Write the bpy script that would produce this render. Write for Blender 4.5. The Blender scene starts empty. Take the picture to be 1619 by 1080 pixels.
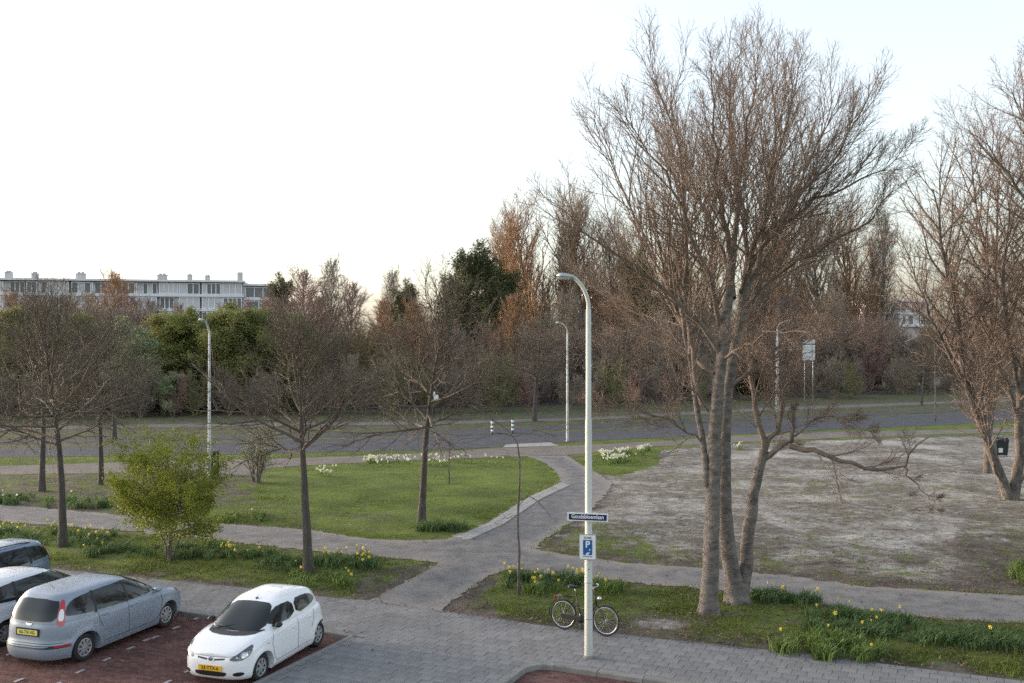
import bpy, bmesh, math, random
import numpy as np
from mathutils import Vector, Matrix
from mathutils.bvhtree import BVHTree
from mathutils.geometry import delaunay_2d_cdt

sc = bpy.context.scene
COL = sc.collection
PI = math.pi
RNG = np.random.default_rng(7)
random.seed(7)

# ------------------------------------------------------------------ camera, sky, sun, exposure
CAM_H, FPX = 6.7, 1560.0
cam = bpy.data.cameras.new('camera')
cam.sensor_width = 36.0
cam.lens = 36.0 * FPX / 1619.0
cam.clip_end = 6000
camo = bpy.data.objects.new('camera', cam)
camo.location = (0, 0, CAM_H)
camo.rotation_euler = (PI / 2, 0, 0)
COL.objects.link(camo)
sc.camera = camo

SUN_AZ, SUN_EL = math.radians(-70), math.radians(9.0)      # azimuth from +Y, towards +X
world = bpy.data.worlds.new('World')
sc.world = world
world.use_nodes = True
wn = world.node_tree.nodes
sky = wn.new('ShaderNodeTexSky')
sky.sky_type = 'NISHITA'
sky.sun_disc = False
sky.sun_elevation = SUN_EL
sky.sun_rotation = SUN_AZ
sky.altitude = 0
sky.air_density = 1.0
sky.dust_density = 3.0
sky.ozone_density = 1.5
bg = wn['Background']
veil = wn.new('ShaderNodeHueSaturation')          # thin high veil of cloud: a paler, greyer sky
veil.inputs['Saturation'].default_value = 0.5
world.node_tree.links.new(sky.outputs[0], veil.inputs['Color'])
world.node_tree.links.new(veil.outputs[0], bg.inputs[0])
bg.inputs[1].default_value = 0.15

sun = bpy.data.lights.new('sun', 'SUN')
sun.energy = 0.6
sun.angle = math.radians(14)
sun.color = (1.0, 0.66, 0.42)
suno = bpy.data.objects.new('sun', sun)
sd = Vector((math.sin(SUN_AZ) * math.cos(SUN_EL), math.cos(SUN_AZ) * math.cos(SUN_EL), math.sin(SUN_EL)))
suno.rotation_euler = (-sd).to_track_quat('-Z', 'Y').to_euler()
suno.location = (-40, 10, 40)
COL.objects.link(suno)

sc.view_settings.view_transform = 'Standard'
sc.view_settings.look = 'None'
sc.view_settings.exposure = 2.0
sc.view_settings.gamma = 1.0
sc.view_settings.use_curve_mapping = False
sc.cycles.max_bounces = 6
sc.cycles.sample_clamp_indirect = 0.6
sc.cycles.sample_clamp_direct = 1.2
sc.cycles.blur_glossy = 1.0
sc.cycles.transparent_max_bounces = 8
sc.cycles.use_denoising = False
sc.cycles.denoiser = 'OPENIMAGEDENOISE'
sc.cycles.denoising_input_passes = 'RGB_ALBEDO_NORMAL'
sc.cycles.denoising_prefilter = 'ACCURATE'

# ------------------------------------------------------------------ helpers: photo point -> place
def G(px, py, z=0.0):
    """where a sight line meets the level z"""
    k = (CAM_H - z) / (py - 540.0)
    return Vector(((px - 809.5) * k, FPX * k, z))

def Wd(px, py, d):
    return np.array([(px - 809.5) * d / FPX, d, CAM_H - (py - 540.0) * d / FPX])

# ------------------------------------------------------------------ materials
def mat(name, col, rough=0.8, col2=None, scale=5.0, detail=6.0, bump=0.0, bscale=None, metal=0.0, spec=0.5,
        coat=0.0, tint=0.0, ramp=(0.35, 0.65), stretch=(1, 1, 1), trans=0.0):
    m = bpy.data.materials.new(name)
    m.use_nodes = True
    nt = m.node_tree
    b = nt.nodes['Principled BSDF']
    b.inputs['Base Color'].default_value = (*col, 1)
    b.inputs['Roughness'].default_value = rough
    b.inputs['Metallic'].default_value = metal
    b.inputs['Specular IOR Level'].default_value = spec
    b.inputs['Coat Weight'].default_value = coat
    b.inputs['Coat Roughness'].default_value = 0.16
    if trans:
        b.inputs['Subsurface Weight'].default_value = 0.0
    out = None
    tc = None
    if col2 is not None or bump:
        tc = nt.nodes.new('ShaderNodeTexCoord')
        mp = nt.nodes.new('ShaderNodeMapping')
        mp.inputs['Scale'].default_value = stretch
        nt.links.new(tc.outputs['Object'], mp.inputs[0])
    if col2 is not None:
        n = nt.nodes.new('ShaderNodeTexNoise')
        n.inputs['Scale'].default_value = scale
        n.inputs['Detail'].default_value = detail
        n.inputs['Roughness'].default_value = 0.62
        nt.links.new(mp.outputs[0], n.inputs['Vector'])
        mr = nt.nodes.new('ShaderNodeMapRange')
        mr.inputs[1].default_value, mr.inputs[2].default_value = ramp
        nt.links.new(n.outputs[0], mr.inputs[0])
        mx = nt.nodes.new('ShaderNodeMix')
        mx.data_type = 'RGBA'
        mx.inputs[6].default_value = (*col, 1)
        mx.inputs[7].default_value = (*col2, 1)
        nt.links.new(mr.outputs[0], mx.inputs[0])
        out = mx.outputs[2]
    if tint:
        at = nt.nodes.new('ShaderNodeAttribute')
        at.attribute_name = 'tint'
        mr2 = nt.nodes.new('ShaderNodeMapRange')
        mr2.inputs[3].default_value = 1 - tint
        mr2.inputs[4].default_value = 1 + tint
        nt.links.new(at.outputs['Fac'], mr2.inputs[0])
        hs = nt.nodes.new('ShaderNodeHueSaturation')
        nt.links.new(mr2.outputs[0], hs.inputs['Value'])
        if out is None:
            hs.inputs['Color'].default_value = (*col, 1)
        else:
            nt.links.new(out, hs.inputs['Color'])
        out = hs.outputs[0]
    if out is not None:
        nt.links.new(out, b.inputs['Base Color'])
    if bump:
        n2 = nt.nodes.new('ShaderNodeTexNoise')
        n2.inputs['Scale'].default_value = bscale or scale * 3
        n2.inputs['Detail'].default_value = 5
        nt.links.new(mp.outputs[0], n2.inputs['Vector'])
        bp = nt.nodes.new('ShaderNodeBump')
        bp.inputs['Strength'].default_value = bump
        bp.inputs['Distance'].default_value = 0.03
        nt.links.new(n2.outputs[0], bp.inputs['Height'])
        nt.links.new(bp.outputs[0], b.inputs['Normal'])
    return m

def leafmat(name, col, tint=0.35, tr=0.35):
    """leaf: diffuse with some light passing through"""
    m = mat(name, col, 0.6, tint=tint, spec=0.25)
    nt = m.node_tree
    b = nt.nodes['Principled BSDF']
    hs = [n for n in nt.nodes if n.bl_idname == 'ShaderNodeHueSaturation'][0]
    t = nt.nodes.new('ShaderNodeBsdfTranslucent')
    nt.links.new(hs.outputs[0], t.inputs[0])
    mx = nt.nodes.new('ShaderNodeMixShader')
    mx.inputs[0].default_value = tr
    nt.links.new(b.outputs[0], mx.inputs[1])
    nt.links.new(t.outputs[0], mx.inputs[2])
    o = [n for n in nt.nodes if n.bl_idname == 'ShaderNodeOutputMaterial'][0]
    nt.links.new(mx.outputs[0], o.inputs[0])
    return m

M = {}
M['asphalt'] = mat('asphalt', (.068, .069, .077), .9, (.10, .10, .108), 1.2, 8, .25, 90, spec=.15)
M['path_asphalt'] = None
M['cycle'] = mat('cycle_path_surface', (.15, .13, .115), .95, (.205, .18, .16), .8, 8, .2, 60, spec=.15)
M['tile'] = mat('pavement_tile', (.15, .15, .154), .85, (.225, .223, .223), .7, 10, .15, 120, tint=.09, ramp=(.3, .7), spec=.15)
M['joint'] = mat('joint_sand', (.155, .152, .15), .95)
M['brick'] = mat('clinker_brick', (.105, .052, .048), .85, (.14, .075, .066), .7, 8, .15, 120, tint=.3, spec=.15)
M['kerb'] = mat('kerb_concrete', (.17, .166, .158), .9, (.235, .23, .22), 3, 8, .15, 80, tint=.1, spec=.15)
M['edge_tile'] = mat('pale_edging', (.25, .24, .228), .9, (.33, .32, .305), 2, 8, .15, 60, tint=.15)
M['line'] = mat('marking_paint', (.42, .41, .41), .8, (.22, .20, .20), 14)
M['steel_white'] = mat('lamp_paint', (.52, .535, .49), .5, (.36, .37, .335), 1.8, 9, stretch=(1, 1, .25), ramp=(.4, .8))
M['pole_grey'] = mat('pole_paint', (.55, .55, .53), .6, (.2, .2, .19), 3, 6, ramp=(.5, .62))
M['galv'] = mat('galvanised', (.45, .46, .47), .4, metal=.6)
M['lampglass'] = mat('lamp_glass', (.6, .62, .62), .2, coat=.5)
M['dark_metal'] = mat('dark_metal', (.02, .021, .022), .35)
M['black'] = mat('black_plastic', (.012, .012, .013), .5)
M['rubber'] = mat('rubber', (.018, .018, .019), .8)
M['glass'] = mat('car_glass', (.013, .018, .019), .03, spec=.5)
M['chrome'] = mat('chrome', (.6, .6, .62), .2, metal=.9)
M['rim'] = mat('wheel_silver', (.42, .43, .44), .35, metal=.5)
M['white_paint'] = mat('white_car_paint', (.76, .77, .79), .3, coat=.8)
M['silver_paint'] = mat('silver_blue_paint', (.235, .275, .335), .38, metal=.15, coat=.35)
M['pale_paint'] = mat('pale_silver_paint', (.64, .665, .70), .34, metal=.1, coat=.6)
M['blue_paint'] = mat('blue_grey_paint', (.16, .225, .32), .32, metal=.35, coat=.8)
M['red_lens'] = mat('red_lens', (.42, .012, .02), .15, coat=.8)
M['white_lens'] = mat('clear_lens', (.72, .7, .7), .15, coat=.8)
M['head_lens'] = mat('headlamp_lens', (.09, .095, .1), .08, coat=1.0, metal=.3)
M['plate'] = mat('yellow_plate', (.72, .42, .02), .5)
M['plate_old'] = mat('pale_yellow_plate', (.72, .62, .16), .5)
M['ink'] = mat('black_ink', (.02, .02, .02), .6)
M['sign_blue'] = mat('parking_blue', (.012, .09, .30), .45)
M['name_blue'] = mat('enamel_dark_blue', (.01, .014, .075), .35)
M['sign_white'] = mat('sign_white', (.74, .76, .78), .45)
M['bin_green'] = mat('bin_green', (.006, .016, .015), .5)
M['bark'] = mat('bark_grey', (.075, .064, .056), .95, (.185, .158, .138), 6, 9, 1.0, 14, stretch=(1, 1, .45), ramp=(.38, .64))
M['bark_beech'] = mat('bark_mottled', (.085, .073, .065), .95, (.195, .17, .152), 4.2, 10, 1.0, 16, stretch=(1, 1, 1.9), ramp=(.36, .62))
M['bark_dark'] = mat('bark_dark', (.055, .047, .042), .95, (.105, .09, .078), 9, 8, .9, 25, stretch=(1, 1, .3))
M['twig'] = mat('twig_brown', (.10, .07, .054), .9, (.15, .108, .082), 2, 3)
M['limb'] = mat('limb_brown', (.12, .093, .077), .9, (.20, .155, .125), 5, 6)
M['wood_brown'] = mat('wood_twig_brown', (.33, .26, .195), .9, (.25, .20, .152), .25, 3)
M['wood_dark'] = mat('wood_twig_dark', (.25, .195, .158), .9, (.19, .15, .122), .25, 3)
M['twig_red'] = mat('twig_red_brown', (.255, .165, .122), .9, (.19, .14, .11), .6, 3)
M['twig_dark'] = mat('twig_dark', (.10, .08, .062), .9, (.14, .11, .082), 1, 3)
M['twig_orange'] = mat('twig_orange', (.36, .215, .115), .9, (.27, .165, .10), .4, 3)
M['twig_rose'] = mat('twig_rose', (.33, .20, .172), .9, (.25, .165, .14), .3, 3)
M['twig_grey'] = mat('twig_grey', (.24, .20, .16), .9, (.16, .135, .11), .5, 3)
M['twig_olive'] = mat('twig_olive', (.24, .225, .10), .9, (.18, .16, .09), .5, 3)
M['leaf_spring'] = leafmat('leaf_spring', (.19, .22, .025))
M['leaf_bright'] = leafmat('leaf_bright', (.165, .19, .055))
M['leaf_olive'] = leafmat('leaf_olive', (.235, .24, .08))
M['leaf_pale'] = leafmat('leaf_pale_blossom', (.30, .34, .19), .45)
M['leaf_dark'] = leafmat('leaf_evergreen', (.022, .034, .014), .4, .15)
M['needle'] = leafmat('pine_needle', (.078, .088, .036), .45, .15)
M['needle_lit'] = leafmat('pine_needle_lit', (.11, .10, .034), .4, .15)  # lit copy of the needles: warm sunlight put into the colour
M['blade'] = leafmat('grass_blade', (.112, .142, .028), .45, .3)
M['daff_leaf'] = leafmat('bulb_leaf', (.10, .155, .058), .4, .3)
M['daff_leaf2'] = leafmat('bulb_leaf_fresh', (.14, .20, .055), .4, .3)
M['yellow'] = leafmat('petal_yellow', (.74, .60, .10), .15, .3)
M['petal_white'] = leafmat('petal_white', (.74, .74, .62), .12, .3)
M['concrete'] = mat('pale_concrete', (.78, .78, .79), .8, (.68, .68, .69), .5, 6)
M['wall_grey'] = mat('wall_grey', (.52, .51, .51), .85, (.43, .42, .42), .6, 6)
M['frame_white'] = mat('frame_white', (.78, .79, .8), .6)
M['pane'] = mat('window_pane', (.10, .12, .14), .08, coat=.6)
M['curtain'] = mat('window_curtain', (.55, .55, .55), .6)
M['brickwall'] = mat('brown_brick', (.20, .13, .10), .85)
M['dead_leaf'] = leafmat('dead_leaf', (.16, .105, .06), .5, .1)
M['litter'] = mat('litter', (.6, .6, .6), .7)

def ground_material():
    m = bpy.data.materials.new('ground')
    m.use_nodes = True
    nt = m.node_tree
    N, Lk = nt.nodes, nt.links
    b = N['Principled BSDF']
    b.inputs['Roughness'].default_value = .95
    b.inputs['Specular IOR Level'].default_value = .15
    tc = N.new('ShaderNodeTexCoord')
    def noise(scale, detail=7, rough=.6, st=(1, 1, 1), rot=0):
        mp = N.new('ShaderNodeMapping')
        mp.inputs['Scale'].default_value = st
        mp.inputs['Rotation'].default_value = (0, 0, rot)
        Lk.new(tc.outputs['Object'], mp.inputs[0])
        n = N.new('ShaderNodeTexNoise')
        n.inputs['Scale'].default_value = scale
        n.inputs['Detail'].default_value = detail
        n.inputs['Roughness'].default_value = rough
        Lk.new(mp.outputs[0], n.inputs['Vector'])
        return n.outputs[0]
    def mr(s, a, b_, c=0.0, d=1.0, smooth=True):
        n = N.new('ShaderNodeMapRange')
        if smooth:
            n.interpolation_type = 'SMOOTHSTEP'
        n.inputs[1].default_value, n.inputs[2].default_value = a, b_
        n.inputs[3].default_value, n.inputs[4].default_value = c, d
        Lk.new(s, n.inputs[0])
        return n.outputs[0]
    def math_(op, a, b_):
        n = N.new('ShaderNodeMath')
        n.operation = op
        for i, v in enumerate((a, b_)):
            if isinstance(v, (int, float)):
                n.inputs[i].default_value = v
            else:
                Lk.new(v, n.inputs[i])
        return n.outputs[0]
    def mix(f, a, b_):
        n = N.new('ShaderNodeMix')
        n.data_type = 'RGBA'
        Lk.new(f, n.inputs[0])
        for i, v in ((6, a), (7, b_)):
            if isinstance(v, tuple):
                n.inputs[i].default_value = (*v, 1)
            else:
                Lk.new(v, n.inputs[i])
        return n.outputs[2]
    def attr(nm):
        n = N.new('ShaderNodeAttribute')
        n.attribute_name = nm
        return n.outputs['Fac']
    # bare soil with dry scraps
    soil = mix(mr(noise(1.3, 9, .7), .35, .68), (.062, .05, .04), (.145, .125, .105))
    soil = mix(mr(noise(14, 4, .7), .55, .75), soil, (.19, .165, .135))
    # pale sand, raked across by feet and wind, with darker leaf mould
    sd_ = mix(mr(noise(.6, 9, .68), .36, .66), (.17, .153, .134), (.37, .35, .318))
    sd_ = mix(mr(noise(2.6, 10, .78, (.75, 1.05, 1), .35), .42, .60), (.12, .102, .083), sd_)
    sd_ = mix(mr(noise(9, 6, .75), .56, .68), sd_, (.12, .105, .085))
    sd_ = mix(mr(noise(.22, 5, .6), .46, .66), sd_, mix(mr(noise(4, 8, .75), .40, .58), (.25, .235, .213), (.42, .40, .372)))
    # grass
    gr = mix(mr(noise(.45, 8, .65), .33, .68), (.07, .098, .019), (.14, .185, .03))
    gr = mix(mr(noise(3.2, 8, .7, (1, .6, 1)), .52, .78), gr, (.15, .14, .06))
    gr = mix(mr(noise(.9, 6, .6), .56, .76), gr, (.085, .078, .04))
    gr = mix(mr(noise(17, 5, .7), .52, .70), gr, (.055, .06, .016))
    gr = mix(mr(noise(23, 4, .7), .60, .72), gr, (.19, .19, .07))
    sand_f = mr(math_('ADD', attr('sand'), math_('MULTIPLY', math_('SUBTRACT', noise(.7, 8, .7), .5), 1.5)), .35, .65)
    grass_f = mr(math_('ADD', attr('grass'), math_('MULTIPLY', math_('SUBTRACT', noise(1.1, 9, .7), .5), 1.9)), .36, .66)
    c = mix(sand_f, soil, sd_)
    c = mix(grass_f, c, gr)
    Lk.new(c, b.inputs['Base Color'])
    bp = N.new('ShaderNodeBump')
    bp.inputs['Strength'].default_value = .6
    bp.inputs['Distance'].default_value = .06
    Lk.new(noise(5, 8, .75), bp.inputs['Height'])
    Lk.new(bp.outputs[0], b.inputs['Normal'])
    return m
M['ground'] = ground_material()

def path_material():
    """worn asphalt, sandy towards its edges (attribute edge = distance to the edge in m)"""
    m = mat('worn_path', (.125, .123, .126), .92, (.20, .194, .19), 1.6, 12, .3, 50, ramp=(.38, .66), spec=.15)
    nt = m.node_tree
    b = nt.nodes['Principled BSDF']
    src = b.inputs['Base Color'].links[0].from_socket
    at = nt.nodes.new('ShaderNodeAttribute')
    at.attribute_name = 'sandy'
    tc = nt.nodes.new('ShaderNodeTexCoord')
    n = nt.nodes.new('ShaderNodeTexNoise')
    n.inputs['Scale'].default_value = 1.4
    n.inputs['Detail'].default_value = 9
    n.inputs['Roughness'].default_value = .7
    nt.links.new(tc.outputs['Object'], n.inputs['Vector'])
    ad = nt.nodes.new('ShaderNodeMath')
    ad.operation = 'ADD'
    nt.links.new(at.outputs['Fac'], ad.inputs[0])
    nt.links.new(n.outputs[0], ad.inputs[1])
    r = nt.nodes.new('ShaderNodeMapRange')
    r.interpolation_type = 'SMOOTHSTEP'
    r.inputs[1].default_value, r.inputs[2].default_value = .72, 1.15
    nt.links.new(ad.outputs[0], r.inputs[0])
    mx = nt.nodes.new('ShaderNodeMix')
    mx.data_type = 'RGBA'
    mx.inputs[7].default_value = (.245, .222, .20, 1)
    nt.links.new(r.outputs[0], mx.inputs[0])
    nt.links.new(src, mx.inputs[6])
    nt.links.new(mx.outputs[2], b.inputs['Base Color'])
    return m
M['path_asphalt'] = path_material()

# ------------------------------------------------------------------ mesh builder
class Geo:
    def __init__(s):
        s.v, s.f3, s.f4, s.t, s.n = [], [], [], [], 0
    def add(s, v, f, tint=None):
        v = np.asarray(v, float).reshape(-1, 3)
        f = np.asarray(f, np.int64)
        s.v.append(v)
        if f.size:
            (s.f4 if f.shape[1] == 4 else s.f3).append(f + s.n)
        s.t.append(np.full(len(v), .5) if tint is None else np.broadcast_to(np.asarray(tint, float), (len(v),)))
        s.n += len(v)
        return s
    def box(s, c, size, rot=0.0, tint=None):
        x, y, z = size[0] / 2, size[1] / 2, size[2] / 2
        v = np.array([(a, b, e) for e in (-z, z) for b in (-y, y) for a in (-x, x)])
        if rot:
            cs, sn = math.cos(rot), math.sin(rot)
            v = np.stack([v[:, 0] * cs - v[:, 1] * sn, v[:, 0] * sn + v[:, 1] * cs, v[:, 2]], 1)
        f = [(0, 2, 3, 1), (4, 5, 7, 6), (0, 1, 5, 4), (2, 6, 7, 3), (0, 4, 6, 2), (1, 3, 7, 5)]
        return s.add(v + np.asarray(c), f, tint)
    def tube(s, pts, rad, m=8, cap=True):
        pts = np.asarray(pts, float)
        rad = np.broadcast_to(np.asarray(rad, float), (len(pts),))
        tubes(s, pts[None], rad[None], m)
        if cap:
            k = len(pts)
            base = s.n - k * m
            for e, idx in ((0, range(m)), (k - 1, range(m))):
                c = s.n
                s.v.append(pts[e][None]); s.t.append(np.array([.5])); s.n += 1
                fs = [(base + e * m + i, base + e * m + (i + 1) % m, c) for i in range(m)]
                if e == 0:
                    fs = [(b, a, c_) for a, b, c_ in fs]
                s.f3.append(np.array(fs))
        return s
    def lathe(s, prof, m=24, axis='y', c=(0, 0, 0)):
        """prof: list of (r, h)"""
        prof = np.asarray(prof, float)
        a = np.arange(m) * 2 * PI / m
        r, h = prof[:, 0][:, None], prof[:, 1][:, None]
        X, Z, H = r * np.cos(a), r * np.sin(a), h + 0 * a
        if axis == 'y':
            v = np.stack([X, H, Z], 2)
        elif axis == 'z':
            v = np.stack([X, Z, H], 2)
        else:
            v = np.stack([H, X, Z], 2)
        k = len(prof)
        i, j = np.meshgrid(np.arange(k - 1), np.arange(m), indexing='ij')
        j2 = (j + 1) % m
        f = np.stack([i * m + j, i * m + j2, (i + 1) * m + j2, (i + 1) * m + j], 2).reshape(-1, 4)
        return s.add(v.reshape(-1, 3) + np.asarray(c), f)
    def mesh(s, name, smooth=True):
        me = bpy.data.meshes.new(name)
        v = np.concatenate(s.v) if s.v else np.zeros((0, 3))
        f3 = np.concatenate(s.f3) if s.f3 else np.zeros((0, 3), np.int64)
        f4 = np.concatenate(s.f4) if s.f4 else np.zeros((0, 4), np.int64)
        me.vertices.add(len(v))
        me.vertices.foreach_set('co', v.astype(np.float32).ravel())
        nl = f3.size + f4.size
        me.loops.add(nl)
        me.loops.foreach_set('vertex_index', np.concatenate([f3.ravel(), f4.ravel()]).astype(np.int32))
        me.polygons.add(len(f3) + len(f4))
        st = np.concatenate([np.arange(len(f3)) * 3, f3.size + np.arange(len(f4)) * 4])
        me.polygons.foreach_set('loop_start', st.astype(np.int32))
        me.polygons.foreach_set('use_smooth', np.full(len(st), smooth, bool))
        a = me.attributes.new('tint', 'FLOAT', 'POINT')
        a.data.foreach_set('value', np.concatenate(s.t).astype(np.float32) if s.t else np.zeros(0, np.float32))
        me.update(calc_edges=True)
        me.validate()
        return me
    def build(s, name, m, parent=None, smooth=True):
        me = s.mesh(name, smooth)
        me.materials.append(M[m] if isinstance(m, str) else m)
        return link(name, me, parent)

def link(name, me, parent=None):
    o = bpy.data.objects.new(name, me)
    COL.objects.link(o)
    if parent is not None:
        o.parent = parent
    return o

def tubes(g, pts, rad, m=4, tint=None):
    """pts (n,k,3), rad (n,k): n tubes of m sides (m=2: ribbons)"""
    n, k, _ = pts.shape
    if n == 0:
        return
    d = np.zeros_like(pts)
    d[:, 1:-1] = pts[:, 2:] - pts[:, :-2] if k > 2 else 0
    d[:, 0] = pts[:, 1] - pts[:, 0]
    d[:, -1] = pts[:, -1] - pts[:, -2]
    d /= np.linalg.norm(d, axis=2, keepdims=True) + 1e-9
    ref = np.where(np.abs(d[:, :1, 2:3]) > .9, np.array([1., 0, 0]), np.array([0, 0, 1.]))
    ref = np.broadcast_to(ref, d.shape)
    a = np.cross(d, ref)
    a /= np.linalg.norm(a, axis=2, keepdims=True) + 1e-9
    b = np.cross(d, a)
    if m == 2:
        ph = RNG.uniform(0, PI, (n, 1, 1))
        w = np.cos(ph) * a + np.sin(ph) * b
        v = np.stack([pts - w * rad[..., None], pts + w * rad[..., None]], 2)
    else:
        th = np.arange(m) * 2 * PI / m
        v = pts[:, :, None] + rad[:, :, None, None] * (np.cos(th)[:, None] * a[:, :, None] + np.sin(th)[:, None] * b[:, :, None])
    i, s, j = np.meshgrid(np.arange(n), np.arange(k - 1), np.arange(1 if m == 2 else m), indexing='ij')
    j2 = (j + 1) % m
    o = i * k * m + s * m
    f = np.stack([o + j, o + j2, o + m + j2, o + m + j], 3).reshape(-1, 4)
    t = None
    if tint is not None:
        t = np.repeat(tint, k * m)
    g.add(v.reshape(-1, 3), f, t)

def thing(name, label, cat, loc=(0, 0, 0), rz=0.0, group=None):
    o = bpy.data.objects.new(name, None)
    o.empty_display_size = .3
    COL.objects.link(o)
    o.location = loc
    o.rotation_euler = (0, 0, rz)
    return tag(o, label, cat, group)

def tag(o, label, cat, group=None):
    o['label'] = label
    o['category'] = cat
    if group:
        o['group'] = group
    return o

def struct(o):
    o['kind'] = 'structure'
    return o

def stuff(o):
    o['kind'] = 'stuff'
    return o

def in_poly(P, poly):
    x, y = P[:, 0], P[:, 1]
    ins = np.zeros(len(P), bool)
    n = len(poly)
    for i in range(n):
        (x1, y1), (x2, y2) = poly[i][:2], poly[(i + 1) % n][:2]
        if y1 == y2:
            continue
        c = ((y1 > y) != (y2 > y)) & (x < (x2 - x1) * (y - y1) / (y2 - y1) + x1)
        ins ^= c
    return ins

def edge_dist(P, poly):
    d = np.full(len(P), 1e9)
    n = len(poly)
    for i in range(n):
        a, b = np.array(poly[i][:2]), np.array(poly[(i + 1) % n][:2])
        ab = b - a
        t = np.clip(((P - a) @ ab) / (ab @ ab + 1e-12), 0, 1)
        d = np.minimum(d, np.linalg.norm(P - (a + t[:, None] * ab), axis=1))
    return d

def sdist(P, poly):
    d = edge_dist(P, poly)
    return np.where(in_poly(P, poly), d, -d)

def px(poly, z=0.0):
    return [tuple(G(x, y, z)[:2]) for x, y in poly]

def smooth_poly(p, it=1, closed=True):
    for _ in range(it):
        q = []
        n = len(p)
        rng_ = range(n) if closed else range(n - 1)
        for i in rng_:
            a, b = np.array(p[i]), np.array(p[(i + 1) % n])
            q += [tuple(a * .75 + b * .25), tuple(a * .25 + b * .75)]
        if not closed:
            q = [p[0]] + q + [p[-1]]
        p = q
    return p

def rough_poly(p, step=.35, amp=.05, seed=1):
    r = np.random.default_rng(seed)
    q = []
    n = len(p)
    for i in range(n):
        a, b = np.array(p[i]), np.array(p[(i + 1) % n])
        L = np.linalg.norm(b - a)
        k = max(1, int(L / step))
        nr = np.array([-(b - a)[1], (b - a)[0]]) / (L + 1e-9)
        for j in range(k):
            q.append(tuple(a + (b - a) * j / k + (nr * r.normal(0, amp) if j else 0)))
    return q

def fill(poly, z, step=None):
    """flat sheet over a polygon, with inner points every step metres"""
    vs = [Vector(p[:2]) for p in poly]
    nb = len(vs)
    if step:
        P = np.array(poly)[:, :2]
        xs = np.arange(P[:, 0].min(), P[:, 0].max(), step)
        ys = np.arange(P[:, 1].min(), P[:, 1].max(), step)
        q = np.stack(np.meshgrid(xs, ys), 2).reshape(-1, 2)
        q = q[in_poly(q, poly)]
        q = q[edge_dist(q, poly) > step * .4]
        vs += [Vector(p) for p in q]
    r = delaunay_2d_cdt(vs, [], [list(range(nb))], 1, 1e-5)
    v = np.array([(p[0], p[1], z) for p in r[0]])
    f = np.array([t for t in r[2] if len(t) == 3])
    n = np.cross(v[f[:, 1]] - v[f[:, 0]], v[f[:, 2]] - v[f[:, 0]])[:, 2]
    f[n < 0] = f[n < 0][:, ::-1]
    return v, f

# ------------------------------------------------------------------ the ground plan
LAWN = px([(440, 740), (540, 734), (693, 728), (833, 722), (857, 730), (877, 743), (886, 756), (883, 764), (833, 787), (770, 827),
           (707, 853), (647, 855), (580, 852), (493, 838), (430, 815), (415, 775)])
LAWN_LOW = px([(300, 800), (430, 796), (560, 806), (700, 815), (775, 822), (707, 853), (647, 855), (580, 852), (493, 838), (333, 827)])
PATH = px([(-150, 785), (0, 797), (173, 813), (333, 827), (420, 833), (493, 838), (580, 852), (647, 855), (707, 853), (770, 827),
           (833, 787), (883, 764), (886, 756), (877, 743), (857, 730), (833, 722), (897, 720), (923, 737), (947, 750), (967, 763),
           (960, 780), (940, 800), (897, 830), (843, 868), (900, 878), (1000, 891), (1107, 898), (1267, 913), (1364, 927),
           (1619, 942), (1800, 954), (1800, 1002), (1619, 987), (1409, 973), (1187, 938), (1000, 922), (857, 907), (807, 900),
           (770, 913), (740, 935), (707, 957), (698, 966), (585, 950), (640, 922), (693, 890), (590, 880), (480, 870), (333, 853),
           (200, 840), (0, 825), (-150, 812)])
SAND = px([(905, 728), (960, 722), (1100, 706), (1311, 696), (1520, 690), (1800, 684), (1800, 950), (1619, 940), (1364, 925), (1107, 896),
           (1000, 889), (850, 866), (900, 832), (942, 802), (965, 765)])
TUFTY = px([(850, 866), (905, 828), (950, 822), (1010, 850), (1090, 880), (1090, 895), (1000, 889)])
SAND_R = px([(1480, 820), (1619, 760), (1800, 760), (1800, 950), (1619, 940), (1500, 930)])
WHITEBED = px([(905, 728), (960, 718), (1040, 708), (1035, 735), (975, 752), (945, 748)])
CYCLE = px([(-150, 742), (0, 737), (160, 732), (347, 727), (480, 724), (680, 716), (800, 708), (873, 706), (1020, 699), (1150, 690),
            (1311, 683), (1511, 679), (1800, 670), (1800, 678), (1511, 686), (1311, 693), (1150, 700), (1020, 707), (897, 719.5),
            (833, 721.5), (680, 727), (480, 736), (420, 741), (395, 752), (347, 754), (335, 746), (160, 748), (0, 751), (-150, 757)])
LANE1 = px([(-250, 720), (0, 709), (300, 702), (700, 690), (935, 682), (1200, 668), (1511, 654), (1900, 636), (1900, 656), (1511, 671),
            (1200, 685), (1000, 694), (935, 697), (720, 711), (480, 716), (300, 720), (0, 723), (-250, 733)])
LANE2 = px([(-250, 706.5), (0, 696.5), (300, 691.5), (700, 681), (935, 671.5), (1200, 659.5), (1511, 647.2), (1900, 630.7), (1900, 634), (1511, 651),
            (1200, 664), (935, 677), (840, 681), (830, 684.5), (720, 688.6), (710, 685.6), (300, 697), (0, 702), (-250, 713)])
FARPATH = px([(-250, 681), (0, 675), (300, 670), (700, 666), (935, 660), (1200, 645), (1511, 634), (1900, 619), (1900, 622), (1511, 638),
              (1200, 650), (935, 664), (700, 671), (300, 675), (0, 680), (-250, 687)])
APRON = px([(795, 707.6), (800, 703), (870, 699.5), (885, 705)])
EDGE_UP = [tuple(G(x, y)[:2]) for x, y in [(-150, 876), (65, 898), (283, 920), (387, 930), (540, 947), (585, 950), (698, 966), (860, 990),
                                           (1080, 1015), (1230, 1030), (1619, 1078), (1800, 1100)]]
U = np.array([math.cos(math.radians(-24)), math.sin(math.radians(-24))])
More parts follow.
